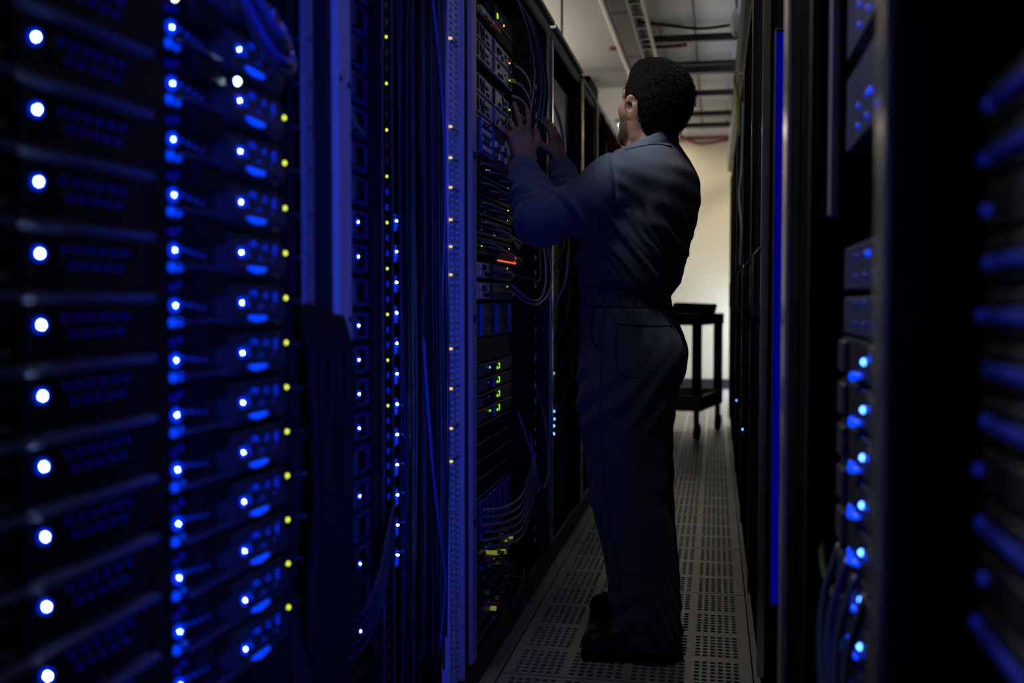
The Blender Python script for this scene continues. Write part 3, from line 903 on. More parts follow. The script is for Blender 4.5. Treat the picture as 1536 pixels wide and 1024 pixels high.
# bundle in the cable channel
rr = random.Random(12)
for k in range(26):
    y = 3.28 + .54 * k / 25
    x = XL - .025 - .030 * ((k * 2) % 4)
    pts = [(x, y, 2.0), (x + .006 * rr.random(), y + .02 * (rr.random() - .5), 1.5), (x + .008 * rr.random(), y + .024 * (rr.random() - .5), 1.0), (x + .006 * rr.random(), y + .02 * (rr.random() - .5), .5), (x, y, .12)]
    wire('channel_cable', 'black cable standing in the cable channel of the open rack', pts, .006 + .004 * rr.random(), CABLE, 'black cables in the cable channel', 6, 7)
t = thing('tagged_cable', 'black cable carrying a column of small white tags in the cable channel', 'cable', (XL + .012, 3.50, .15))
MB().tube([(0, 0, 0), (.004, .01, .5), (0, -.01, 1.0), (.003, .005, 1.5), (0, 0, 1.85)], .006, 8).build('cable', CABLE, t, True)
for k in range(36):
    z = .06 + k * .049 + .012 * rr.random()
    a = .010 + .014 * rr.random()
    MB().box(.004, .010, -.006 + .006 * rr.random(), .004 + .006 * rr.random(), z, z + a, .001).build('tag', CABLEY if rr.random() < .35 else WHITETAG, t)
for k in range(5):
    y = 3.40 + .07 * k
    wire('patch_cable', 'thin pale cable slanting from the open rack top, %s' % ['first from the near side', 'second from the near side', 'middle one of five', 'second from the far side', 'nearest the far post'][k],
         [(XD - .01, y - .42, 2.04), (XD + .03, y - .2, 1.98), (XD + .04, y - .02, 1.86), (XD + .03, y + .03, 1.74), (XD, y, 1.55)], .0032, [CABLEG, CABLEB, mat('lilac_cable', (.16, .16, .33), .4), mat('lilac_cable'), CABLEB][k], 'cables slanting from the rack top')

# ------------------------------------------------------------------ farther left racks


def cage_door(t, y0, y1, x, m, z0=.1, z1=2.06):
    d = MB()
    d.box(x, x + .012, y0, y0 + .03, z0, z1, .002).box(x, x + .012, y1 - .03, y1, z0, z1, .002)
    d.box(x, x + .012, y0 + .03, y1 - .03, z1 - .03, z1, .002).box(x, x + .012, y0 + .03, y1 - .03, z0, z0 + .03, .002)
    return d.build('door', m, t)


t = rack('black rack just past the open equipment rack with small blue lights', 4.0, 4.88, XL - .004, LB, post=.05)
MB().box(-.06, -.045, -.36, .36, .1, 2.0).build('equipment_face', mat('equip_dark', (.02, .02, .022), .5), t)
MB().box(.001, .012, .40, .43, .09, 2.10, .003).build('edge_trim', mat('dull_gold_edge', (.60, .52, .38), .22, .95), t)
for k, (y_, dy) in enumerate([(560, 0), (617, 0), (629, .01), (639, 0), (651, 0)]):
    z = 1.06 + (450 - y_) / 1540 * 4.37
    MB().dome((-.040, -.12 + dy, z), .006, n=10).build('status_light', LEDC if k == 0 else mat('led_azure', (.1, .2, .6), .3, emit=(.08, .30, 1), strength=4), t, True)
MB().box(-.045, -.030, -.34, -.20, 1.55, 1.90, .01).build('pale_unit', mat('pale_unit_paint', (.28, .28, .27), .5), t)
for k in range(6):
    y = 4.10 + .05 * k
    wire('patch_cable', 'grey cable looping in front of the rack past the open one, %s' % ['nearest', 'second', 'third', 'fourth', 'fifth', 'farthest'][k],
         [(XL - .03, y - .04, 1.9 - .13 * k), (XL + .02, y, 1.75 - .13 * k), (XL + .025, y + .06, 1.60 - .14 * k), (XL + .02, y + .02, 1.42 - .14 * k), (XL - .03, y - .03, 1.30 - .14 * k)], .007, [CABLEG, GREYD, CABLEG, GREYD, CABLEB, GREYD][k], 'grey cables past the open rack')
wire('patch_cable', 'blue lit cable loop around the lowest small blue lights', [(XL - .02, 4.06, .60), (XL + .02, 4.14, .58), (XL + .02, 4.20, .45), (XL + .02, 4.14, .33), (XL - .02, 4.05, .28)], .006, CABLEB)
fy = [4.88, 5.48, 6.08, 6.70, 7.40, 8.20]
FL = ['first black rack with a golden edge past the small blue lights', 'second golden edged black rack, below the grey cable box', 'third golden edged black rack with red cables in its open top', 'fourth golden edged black rack in the left row', 'farthest left rack beside the pale column']
for k in range(5):
    t = rack(FL[k], fy[k], fy[k + 1], XL - .004, LB, post=.04, group='far left racks')
    MB().box(.001, .012, -.30, -.275, .09, 2.10, .003).build('edge_trim', mat('dull_gold_edge'), t)
    MB().box(-.06, -.045, -.26, .26, .1, 2.0).build('equipment_face', mat('equip_dark'), t)
    w = (fy[k + 1] - fy[k]) / 2
    if k >= 1:
        MB().box(-.02, .010, -w, w, 2.10, 2.125, .003).build('top_edge', mat('pale_top_edge', (.5, .47, .42), .4, .3), t)
    else:
        MB().box(-.02, .010, -w, w, 2.10, 2.125, .003).build('top_edge', GREYD, t)
for k in range(6):
    y = 5.9 + .36 * k
    wire('red_cable', 'red cable draped in the open top of the far left racks, %s' % ['nearest', 'second', 'third', 'fourth', 'fifth', 'farthest'][k],
         [(XL + .01, y - .25, 2.07), (XL + .025, y - .1, 2.02), (XL + .03, y, 1.93 - .03 * (k % 2)), (XL + .015, y + .1, 1.86)], .013, CABLER, 'red cables of the far left racks')
t = rack('black end rack on the left beyond the open equipment rack, with grey top edge', 8.2, 8.45, XL - .004, LB, post=.03)

# top edge of the near left racks
for (a, b, lb) in [(2.62, 3.98, 'grey top edge of the open equipment rack'), (4.02, 4.86, 'grey top edge of the rack with small blue lights')]:
    tag(MB().box(XL - .03, XL + .012, a, b, 2.122, 2.14, .003).build('top_rail', mat('top_rail_grey', (.30, .29, .28), .45, .2)), lb, 'rail')

# ------------------------------------------------------------------ right row
XR = .13
RBK = .95
t = rack('black rack nearest on the right with widely blurred blue lights', -.05, .999, XR + .025, RBK, post=.001, pm=BLACK)
t = rack('black rack second on the right, its lit servers set back behind the silver post', 1.009, 1.825, XR, RBK, post=.001, pm=BLACK, front=False)
for (x, y, w, lb) in [(XR + .017, .972, .040, 'broad silver post nearest the viewer on the right'), (XR - .008, 1.885, .105, 'bright silver post right of the long blue strip')]:
    t = thing('rack_post', lb, 'post', (x, y, 0))
    MB().box(-.004, .006, -w / 2, w / 2, .05, 2.10, .004).build('upright', SILVER, t)
    MB().box(-.003, .006, -w / 2 - .004, w / 2 + .004, .0, .05, .003).build('foot', BLACK, t)
ry = [1.93, 2.775, 3.57, 4.70, 6.10, 7.50, 8.90]
RL = ['black rack carrying the long blue lit panel on the right', 'black cabinet right after the blue strip on the right', 'black cabinet with a small blue light on the right', 'dark cabinet under the olive cable on the right', 'narrow looking dark cabinet far along the right row', 'farthest dark cabinet on the right beside the cream wall']
DOORM = mat('black_door_paint', (.006, .006, .007), .6, spec=0.)
RIM = mat('thin_bronze_edge', (.62, .54, .40), .2, .95)
for k in range(6):
    a, b = ry[k], ry[k + 1]
    t = rack(RL[k], a, b, XR if k else XR + .035, RBK, 2.13, post=.03, group='right row cabinets')
    h = (b - a) / 2
    dr = MB().box(-.012 if k else .012, -.001 if k else .02, -h + .02, h - .02, .10, 2.07, .004).build('door', DOORM, t)
    if k:
        MB().tube([(-.012, -h + .05, 1.0), (-.030, -h + .05, 1.02), (-.030, -h + .05, 1.18), (-.012, -h + .05, 1.20)], .006, 8).build('handle', BLACK, dr, True)
    MB().box(-.016 if k else -.05, .002 if k else -.03, h - .014, h - .004, .06, 2.10, .002).build('edge_trim', RIM, t)
    if k:
        MB().box(-.014, .002, -h + .002, -h + .008, .06, 2.10, .002).build('edge_trim', RIM, t)
    if k in (2, 3):
        MB().dome((-.012, .2 if k == 2 else -.1, 1.20), .006, (-1, 0, 0)).build('status_light', mat('led_azure'), t, True)
        MB().dome((-.012, .25, .52), .006, (-1, 0, 0)).build('status_light', mat('led_azure'), t, True)
    MB().box(-.010, .02, -h, h, 2.13, 2.142, .003).build('top_edge', mat('top_rail_grey'), t)
t = thing('glow_strip', 'long flat blue lit panel on the right row between two posts', 'light', (.133, 2.30, .396))
MB().box(-.0095, .0095, -.012, -.004, 0, 1.235, .001).build('lit_panel', PANELGLOW, t)  # blue light falling on the panel put in as its own glow
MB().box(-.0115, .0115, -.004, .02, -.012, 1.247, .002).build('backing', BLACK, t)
bt = MB()
for k in range(8):
    tag(MB().dome((XR - .008, 1.965, .62 + k * .13), .0022, (-1, -.3, 0), 7, 3).build('rivet_light', GLOWB, None, True), 'tiny blue point beside the silver post right of the blue strip', 'light', 'tiny blue points beside the silver post')
# set back servers of the second right rack
XS = .205


def rear_server():
    t = thing('rack_server', '', 'server', (XS, 1.50, 0), 'set back servers on the right')
    MB().box(.004, .5, -.30, .30, -.030, .028, .002).build('chassis', SERVER, t)
    MB().dome((.004, .03, 0), .0048, (-1, 0, 0)).build('status_light', LEDB, t, True)
    MB().dome((.004, -.02, .006), .0040, (-1, 0, 0)).build('glow_bead', GLOWB, t, True)
    MB().tube([(.0, .04, -.020), (-.004, .09, -.026), (.0, .12, -.024)], [.003, .0068, .005], 8).build('glow_bar', mat('led_blue_bar2', (.02, .04, .5), .3, emit=(.0, .05, 1), strength=1.3), t, True)
    MB().dome((.004, .16, -.028), .0050, (-1, 0, 0)).build('glow_bead', mat('led_blue_bar2'), t, True)
    MB().box(-.006, .004, .20, .27, -.028, .024, .003).build('ear_bracket', BEZEL, t)
    MB().box(-.003, .004, -.20, -.05, .014, .026, .002).build('front_edge', BEZEL, t)
    return t


sr = None
for k in range(10):
    z = .972 - .0685 * k
    lb = 'set back server with round blue light on the right, %s' % ORD[k]
    if sr is None:
        sr = rear_server()
        sr['label'] = lb
        sr.location.z = z
    else:
        dup(sr, (XS, 1.50, z), lb)
MB1 = mat('dim_blue_unit', (.035, .04, .10), .4)
for k, (z0, z1, lb) in enumerate([(1.075, 1.145, 'dim blue set back unit on the right just above the lit servers'), (1.005, 1.065, 'lower dim blue set back unit on the right'), (1.30, 1.42, 'dim blue set back unit high on the right'), (1.45, 1.58, 'topmost dim blue set back unit on the right')]):
    t = thing('rack_unit', lb, 'server', (XS, 1.50, z0), 'set back units on the right')
    MB().box(.004, .5, -.30, .28, 0, z1 - z0, .003).build('chassis', MB1, t)
    for q in range(5):
        MB().dome((.004, .02 - .09 * (q % 3) + .1, .02 + .03 * (q // 3)), .005, (-1, 0, 0), 8, 3).build('glow_bead', GLOWD if k < 2 else mat('blue_glow_mid'), t, True)
    if k == 0 or k == 2:
        MB().dome((.004, .0, .05), .005, (-1, 0, 0), 8, 3).build('status_light', mat('led_blue_bar2'), t, True)
tag(MB().box(XS - .02, XS - .004, 1.80, 1.86, 1.2, 2.0, .003).build('mounting_rail', PALE), 'pale mounting rail high behind the bright silver post on the right', 'rail')
wire('patch_cable', 'dim green cable drooping beside the lit servers on the right', [(XS - .004, 1.84, .72), (XS - .02, 1.83, .66), (XS - .02, 1.80, .60), (XS, 1.76, .55)], .006, mat('dim_green_cable', (.12, .16, .04), .4))
for k in range(4):
    wire('patch_cable', 'dark blue cable drooping low among the lit servers on the right, %s' % ORD[k], [(XS, 1.75 - .1 * k, .66), (XS - .03, 1.72 - .1 * k, .56), (XS - .035, 1.64 - .1 * k, .44), (XS - .02, 1.52 - .08 * k, .34)], .007, CABLEB, 'cables among the lit servers on the right')


def near_server():
    t = thing('rack_server', '', 'server', (.222, .66, 0), 'blurred servers at the right edge')
    MB().box(.004, .5, -.30, .30, -.018, .020, .002).build('chassis', SERVER, t)
    MB().dome((.004, .275, 0), .0050, (-1, 0, 0)).build('glow_bead', mat('led_blue_soft', (.02, .04, .5), .3, emit=(.02, .05, 1), strength=.20), t, True)
    MB().box(-.002, .004, .10, .260, -.005, .005, .002).build('glow_bar', mat('led_bar_soft', (.02, .04, .5), .3, emit=(.05, .06, 1), strength=.028), t)
    return t


ns = None
for k in range(11):
    z = 1.225 - .0445 * k
    lb = 'blurred blue server at the right edge, %s in its rack' % ORD[k]
    if ns is None:
        ns = near_server()
        ns['label'] = lb
        ns.location.z = z
    else:
        dup(ns, (.222, .66 + .012 * ((k * 5) % 3 - 1), z), lb, skip=('glow_bar',) if k in (2, 7, 9) else (('glow_bead',) if k in (5,) else ()))
t = thing('hinge', 'dull bronze hinge low on the right edge rack', 'hinge', (.205, .90, .72))
MB().box(-.004, .006, -.03, .03, -.008, .008, .003).build('plate', SILVER, t)
# olive cable on the far right racks
wire('patch_cable', 'olive yellow cable looping over the far right racks', [(.17, 5.5, 2.16), (.11, 5.35, 2.20), (.085, 5.2, 2.14), (.10, 5.1, 2.02), (.105, 5.1, 1.85)], .009, CABLEY)
wire('patch_cable', 'dark cable tangle hanging on the third right cabinet', [(.11, 4.5, 1.9), (.105, 4.5, 1.62), (.095, 4.45, 1.5), (.105, 4.4, 1.36), (.10, 4.42, 1.2)], .008, GREYD)

# ------------------------------------------------------------------ cart and case at the end of the aisle
CART = mat('cart_black_steel', (.02, .02, .02), .45, .2)
t = thing('utility_cart', 'black two shelf utility cart at the far end of the aisle', 'cart', (-.255, 8.25, 0))
t.rotation_euler = (0, 0, -math.radians(13))
cx = .24
MB().box(-cx, cx, -.38, .38, .885, .945, .008).build('top_shelf', CART, t)
lip = MB().box(-cx, cx, -.39, -.38, .87, .955, .003).box(-cx, cx, .38, .39, .87, .955, .003).box(cx - .004, cx + .006, -.38, .38, .87, .955, .003).box(-cx - .006, -cx + .004, -.38, .38, .87, .955, .003)
lip.build('rim', CART, t)
lsh = MB().box(-cx, cx, -.38, .38, .235, .255, .004)
lsh.box(-cx, cx, -.385, -.37, .22, .335, .003).box(-cx, cx, .37, .385, .22, .335, .003).box(cx - .012, cx + .003, -.37, .37, .22, .335, .003).box(-cx - .003, -cx + .012, -.37, .37, .22, .335, .003)
lsh.build('lower_shelf', mat('cart_shelf_grey', (.16, .155, .15), .5), t)
for sx in (-1, 1):
    for sy in (-1, 1):
        px_, py_ = sx * (cx - .035), sy * .35
        MB().box(px_ - .035, px_ + .035, py_ - .02, py_ + .02, .335, .885, .004).build('leg', CART, t)
        ca = MB().box(px_ - .02, px_ + .02, py_ - .015, py_ + .015, .10, .225, .004).build('caster', CART, t)
        MB().tube([(px_ - .018, py_ + .02, .062), (px_ + .018, py_ + .02, .062)], .062, 18).build('wheel', MATT, ca, True)
t = thing('equipment_case', 'black flat case lying on the utility cart', 'case', (-.165, 8.1, .957))
t.rotation_euler = (0, 0, -math.radians(13))
prof = [(-.14, 0), (.14, 0), (.155, .055), (.15, .075), (-.12, .085), (-.14, .06)]
MB().prism(prof, -.12, .12).build('case_body', MATT, t)
MB().tube([(-.05, -.125, .04), (-.05, -.145, .055), (.05, -.145, .055), (.05, -.125, .04)], .006, 8).build('handle', MATT, t, True)
MB().box(-.145, .157, -.123, .123, .052, .058, .002).build('lid_seam', GREYD, t)

# ------------------------------------------------------------------ person
def surface_nets(d, origin, h):
    """numpy surface nets on the zero level of d (negative inside)"""
    s = d < 0
    nx, ny, nz = d.shape
    c = np.zeros((nx - 1, ny - 1, nz - 1), np.int8)
    for i in (0, 1):
        for j in (0, 1):
            for k in (0, 1):
                c += s[i:nx - 1 + i, j:ny - 1 + j, k:nz - 1 + k]
    act = (c > 0) & (c < 8)
    I = np.argwhere(act)
    idx = -np.ones(act.shape, np.int32)
    idx[act] = np.arange(len(I))
    acc = np.zeros((len(I), 3))
    cnt = np.zeros(len(I))
    offs = [(i, j, k) for i in (0, 1) for j in (0, 1) for k in (0, 1)]
    for a in offs:
        for ax in range(3):
            if a[ax]:
                continue
            b = list(a)
            b[ax] = 1
            va = d[I[:, 0] + a[0], I[:, 1] + a[1], I[:, 2] + a[2]]
            vb = d[I[:, 0] + b[0], I[:, 1] + b[1], I[:, 2] + b[2]]
            m = (va < 0) != (vb < 0)
            t = np.where(m, va / np.where(va - vb == 0, 1, va - vb), 0)
            p = np.tile(np.array(a, float), (len(I), 1))
            p[:, ax] += t
            acc += p * m[:, None]
            cnt += m
    V = (I + acc / cnt[:, None]) * h + origin
    F = []
    for ax in range(3):
        sa = [slice(None)] * 3
        sb = [slice(None)] * 3
        sa[ax] = slice(0, -1)
        sb[ax] = slice(1, None)
        A, B = s[tuple(sa)], s[tuple(sb)]
        E_ = np.argwhere(A != B)
        o = [q for q in range(3) if q != ax]
        E_ = E_[(E_[:, o[0]] > 0) & (E_[:, o[1]] > 0) & (E_[:, o[0]] < d.shape[o[0]] - 1) & (E_[:, o[1]] < d.shape[o[1]] - 1)]
        q = []
        for (u, v) in ((-1, -1), (0, -1), (0, 0), (-1, 0)):
            e = E_.copy()
            e[:, o[0]] += u
            e[:, o[1]] += v
            q.append(idx[e[:, 0], e[:, 1], e[:, 2]])
        q = np.stack(q, 1)
        inside = A[E_[:, 0], E_[:, 1], E_[:, 2]]
        flip = inside if ax != 1 else ~inside
        q[~flip] = q[~flip][:, ::-1]
        F.append(q)
    return V, np.concatenate(F)


class Field:
    def __init__(s, lo, hi, h):
        s.lo = np.array(lo, float)
        s.h = h
        s.n = np.ceil((np.array(hi) - s.lo) / h).astype(int) + 1
        s.d = np.full(s.n, .2, np.float32)
        s.ax = [(s.lo[i] + h * np.arange(s.n[i])).astype(np.float32) for i in range(3)]

    def win(s, lo, hi, pad):
        a = np.clip(np.floor((np.array(lo) - pad - s.lo) / s.h).astype(int), 0, s.n - 1)
        b = np.clip(np.ceil((np.array(hi) + pad - s.lo) / s.h).astype(int) + 1, 1, s.n)
        sl = tuple(slice(a[i], max(b[i], a[i] + 1)) for i in range(3))
        X = s.ax[0][sl[0]][:, None, None]
        Y = s.ax[1][sl[1]][None, :, None]
        Z = s.ax[2][sl[2]][None, None, :]
        return sl, X, Y, Z

    def join(s, sl, d, k):
        a = s.d[sl]
        if k > 0:
            hh = np.maximum(k - np.abs(a - d), 0) / k
            s.d[sl] = np.minimum(a, d) - hh * hh * k * .25
        else:
            s.d[sl] = np.minimum(a, d)

    def cut(s, sl, d, k):
        a = s.d[sl]
        d = -d
        hh = np.maximum(k - np.abs(a - d), 0) / k
        s.d[sl] = np.maximum(a, d) + hh * hh * k * .25

    def cone(s, a, b, ra, rb, k=.02, cut=False, pad=.05):
        a, b = np.array(a, float), np.array(b, float)
        r = max(ra, rb)
        sl, X, Y, Z = s.win(np.minimum(a, b) - r, np.maximum(a, b) + r, pad)
        v = b - a
        L2 = float(v @ v) + 1e-12
        t = np.clip(((X - a[0]) * v[0] + (Y - a[1]) * v[1] + (Z - a[2]) * v[2]) / L2, 0, 1)
        d = np.sqrt((X - a[0] - t * v[0]) ** 2 + (Y - a[1] - t * v[1]) ** 2 + (Z - a[2] - t * v[2]) ** 2) - (ra + (rb - ra) * t)
        (s.cut if cut else s.join)(sl, d.astype(np.float32), k)

    def ell(s, c, M, r, k=.02, cut=False, pad=.05):
        """ellipsoid: centre c, rows of M its axes, radii r"""
        c = np.array(c, float)
        M = np.array(M, float)
        e = np.sqrt(((M * np.array(r)[:, None]) ** 2).sum(0))
        sl, X, Y, Z = s.win(c - e, c + e, pad)
        x, y, z = X - c[0], Y - c[1], Z - c[2]
        q = [(M[i, 0] * x + M[i, 1] * y + M[i, 2] * z) for i in range(3)]
        k0 = np.sqrt(sum((q[i] / r[i]) ** 2 for i in range(3)))
        k1 = np.sqrt(sum((q[i] / r[i] ** 2) ** 2 for i in range(3))) + 1e-6
        d = k0 * (k0 - 1) / k1
        (s.cut if cut else s.join)(sl, d.astype(np.float32), k)

    def loft(s, T, k=.03, n=2.3, pad=.06):
        """rows (z, cx, cy, a, b, deg): super-ellipse rings; a lies along the facing direction"""
        T = np.array(sorted(T), float)
        z = T[:, 0]
        R_ = max(T[:, 3].max(), T[:, 4].max())
        lo = [T[:, 1].min() - R_, T[:, 2].min() - R_, z[0]]
        hi = [T[:, 1].max() + R_, T[:, 2].max() + R_, z[-1]]
        sl, X, Y, Z = s.win(lo, hi, pad)
        g = lambda i: smooth_interp(Z, z, T[:, i])
        cx, cy, a, b = g(1), g(2), g(3), g(4)
        th = np.radians(g(5))
        dx, dy = X - cx, Y - cy
        u = -np.cos(th) * dx + np.sin(th) * dy
        v = -np.sin(th) * dx - np.cos(th) * dy
        q = ((np.abs(u) / a) ** n + (np.abs(v) / b) ** n) ** (1 / n)
        rad = np.sqrt(u * u + v * v)
        d = (q - 1) * np.where(q > 1e-3, rad / np.maximum(q, 1e-3), np.minimum(a, b))
        d = np.maximum(d, np.maximum(z[0] - Z, Z - z[-1]))
        s.join(sl, d.astype(np.float32), k)

    def mesh(s, name, m, parent=None, keep=None):
        V, F = surface_nets(s.d, s.lo, s.h)
        me = bpy.data.meshes.new(name)
        me.from_pydata(V.tolist(), [], F.tolist())
        bm_fix(me)
        me.materials.append(m)
        me.polygons.foreach_set('use_smooth', [True] * len(me.polygons))
        o = bpy.data.objects.new(name, me)
        COL.objects.link(o)
        if parent is not None:
            o.parent = parent
        return o


def smooth_interp(Z, zs, vs):
    """cubic hermite through the rows, evaluated on Z"""
    m = np.gradient(vs, zs)
    zf = np.clip(Z.ravel(), zs[0], zs[-1])
    i = np.clip(np.searchsorted(zs, zf) - 1, 0, len(zs) - 2)
    h = zs[i + 1] - zs[i]
    t = (zf - zs[i]) / h
    r = (2 * t ** 3 - 3 * t ** 2 + 1) * vs[i] + (t ** 3 - 2 * t ** 2 + t) * h * m[i] + (-2 * t ** 3 + 3 * t ** 2) * vs[i + 1] + (t ** 3 - t ** 2) * h * m[i + 1]
    return r.reshape(Z.shape).astype(np.float32)


def unit(v):
    v = np.array(v, float)
    return v / np.linalg.norm(v)


# joints (metres)
SH_L, EL_L, WR_L = np.array((-.288, 3.03, 1.412)), np.array((-.505, 2.955, 1.290)), np.array((-.578, 3.11, 1.455))
SH_R, EL_R, WR_R = np.array((-.175, 3.385, 1.425)), np.array((-.455, 3.50, 1.345)), np.array((-.540, 3.62, 1.520))
HEAD = np.array((-.196, 3.205, 1.650))
HS = 1.06
ya, pa = math.radians(41), math.radians(18)
f0 = np.array((-math.cos(ya), math.sin(ya), 0))
l0 = np.array((-math.sin(ya), -math.cos(ya), 0))
hx = f0 * math.cos(pa) + np.array((0, 0, 1)) * math.sin(pa)
hz = -f0 * math.sin(pa) + np.array((0, 0, 1)) * math.cos(pa)
hy = l0
HM = np.stack([hx, hy, hz])


def hp(x, y, z):
    return HEAD + HS * (x * hx + y * hy + z * hz)


# ---- body: one continuous skin surface
B = Field((-.70, 2.80, .02), (.06, 3.78, 1.84), .0036)
B.loft([(.84, -.262, 3.19, .10, .14, 8), (.95, -.262, 3.19, .10, .145, 9), (1.08, -.265, 3.19, .092, .13, 12), (1.22, -.25, 3.19, .105, .15, 17), (1.36, -.232, 3.195, .11, .17, 21), (1.44, -.218, 3.2, .09, .15, 23), (1.50, -.208, 3.2, .065, .09, 24)], k=.03)
for q in ([(.90, -.262, 3.10), (.52, -.25, 3.065), (.10, -.165, 3.04)], [(.90, -.25, 3.28), (.52, -.245, 3.32), (.10, -.185, 3.37)]):
    q = [np.array((p[1], p[2], p[0])) for p in q]
    B.cone(q[0], q[1], .075, .052, .03)
    B.cone(q[1], q[2], .050, .036, .03)
    B.cone(q[2] + (0, 0, -.02), q[2] + (-.15, -.005, -.05), .035, .030, .03)
for (a, b, c) in ((SH_L, EL_L, WR_L), (SH_R, EL_R, WR_R)):
    B.cone(a, b, .055, .042, .03)
    B.cone(b, b + (c - b) * .45, .042, .041, .03)
    B.cone(b + (c - b) * .45, c, .041, .028, .03)
# neck and head
B.cone(np.array((-.203, 3.20, 1.50)), hp(-.022, 0, -.055), .064 * HS, .054 * HS, .03)
B.cone(hp(.028, 0, -.085), np.array((-.245, 3.217, 1.52)), .030, .036, .03)
B.ell(hp(-.012, 0, .038), HM, np.array((.100, .077, .090)) * HS, .02)
B.ell(hp(.034, 0, -.030), HM, np.array((.062, .060, .082)) * HS, .03)
for s_ in (1, -1):
    B.cone(hp(-.008, s_ * .056, -.048), hp(.060, s_ * .022, -.100), .020 * HS, .020 * HS, .03)
    B.cone(hp(.080, s_ * .012, .030), hp(.068, s_ * .050, .026), .013 * HS, .011 * HS, .018)
    B.ell(hp(.060, s_ * .046, -.022), HM, np.array((.024, .016, .020)) * HS, .02)
B.ell(hp(.072, 0, -.104), HM, np.array((.020, .024, .018)) * HS, .02)
B.cone(hp(.092, 0, .018), hp(.114, 0, -.026), .008 * HS, .0115 * HS, .012)
for s_ in (1, -1):
    B.ell(hp(.103, s_ * .011, -.030), HM, np.array((.012, .008, .008)) * HS, .008)
    B.ell(hp(.094, s_ * .032, .008), HM, np.array((.013, .015, .010)) * HS, .012, cut=True)
    B.ell(hp(.078, s_ * .032, .008), HM, np.array((.0125, .0125, .0125)) * HS, .004)
    B.cone(hp(.089, s_ * .020, .016), hp(.084, s_ * .046, .013), .0035, .003, .005)
B.cone(hp(.092, .018, -.066), hp(.092, -.018, -.066), .0075 * HS, .0075 * HS, .008)
B.cone(hp(.090, .016, -.075), hp(.090, -.016, -.075), .0085 * HS, .0085 * HS, .007)
# ears
for s_ in (1, -1):
    M2 = np.stack([unit(hx * .96 + s_ * hy * -.22 - hz * .16), unit(s_ * hy * .93 - hx * .36), unit(hz * .98 + hx * -.12)])
    ec = hp(-.004, s_ * .080, -.004)
    B.ell(ec, M2, np.array((.0195, .0095, .0320)) * HS, .008)
    B.ell(ec + s_ * hy * .011 + hx * .005 - hz * .002, M2, np.array((.0078, .0125, .0115)) * HS, .004, cut=True)
    B.ell(ec + s_ * hy * .010 - hx * .001 + hz * .017, M2, np.array((.0100, .0065, .0085)) * HS, .004, cut=True)
    B.cone(ec + hx * .017 * HS - hz * .010, ec + hx * .016 * HS + hz * .002, .0052, .0045, .005)
    B.cone(hp(-.006, s_ * .063, -.036), hp(-.020, s_ * .055, -.080), .0165, .018, .02)
    B.ell(ec + hx * .004 - hz * .029, HM, np.array((.010, .0065, .010)) * HS, .006)


def hand(F_, w, u, n, mirror, curls, spread, k=.010, sc_=1.):
    """w wrist, u along the fingers, n out of the back of the hand; thumb side v"""
    u = unit(u)
    n = unit(np.array(n) - u * (np.array(n) @ u))
    v = np.cross(u, n) * (1 if not mirror else -1)
    out = []
    kn = [(.030, .090, .0092), (.010, .096, .0095), (-.011, .091, .0090), (-.030, .081, .0080)]
    ln = [(.042, .026, .021), (.046, .030, .022), (.042, .028, .021), (.033, .021, .019)]
    for i in range(4):
        b = w + (u * kn[i][1] + v * kn[i][0]) * sc_
        F_.cone(w + u * .012 + v * kn[i][0] * .62, b - n * .003, .0165, .0118, .014)
        dirv = u + v * spread[i]
        p = b
        ang = 0
        r = kn[i][2] * sc_
        for j in range(3):
            ang += curls[i][j]
            dd = unit(dirv) * math.cos(ang) - n * math.sin(ang)
            q = p + dd * ln[i][j] * sc_
            F_.cone(p, q, r, r * .88, .006 if j else .009, pad=.03)
            if j == 0:
                F_.ell(p + n * .002, np.eye(3), (r * 1.12,) * 3, .006)
            p = q
            r *= .88
        out.append(p)
    # thumb leaves the side of the palm near its base
    p = w + u * .028 + v * .024 - n * .004
    dirs = [unit(u * .62 + v * .66 - n * .42), unit(u * .82 + v * .40 - n * .40), unit(u * .90 + v * .12 - n * .42)]
    r = .0145
    for dd, L in zip(dirs, (.042, .034, .028)):
        q = p + dd * L * sc_
        F_.cone(p, q, r, r * .80, .012)
        p = q
        r *= .82
    F_.ell(w + u * .045 + v * .018 - n * .008, np.stack([u, v, n]), (.036, .020, .014), .014)
    return out, (u, v, n)


TIPS_L, AX_L = hand(B, WR_L + np.array((.002, .006, .030)), (-.22, .08, .97), (.42, -.90, .10), False,
                    [(.10, .22, .25), (.05, .16, .2), (.35, .6, .4), (.5, .7, .4)], [.22, -.02, -.10, -.20])
TIPS_R, AX_R = hand(B, WR_R + np.array((-.004, .006, .026)), (-.16, .10, .98), (.90, -.42, .10), True,
                    [(.25, .35, .3), (.2, .4, .3), (.3, .45, .3), (.4, .5, .3)], [.10, .0, -.06, -.14])
SKIN = mat('skin', (.27, .15, .098), .6, bump=.15, bscale=500, var=.12, vscale=60)
person = B.mesh('person', SKIN)
tag(person, 'man in dark blue coveralls with raised hands standing in the aisle, seen from behind', 'person')

# ---- beard stubble, hair
def sstep(x, a, b):
    t = np.clip((x - a) / (b - a), 0, 1)
    return t * t * (3 - 2 * t)


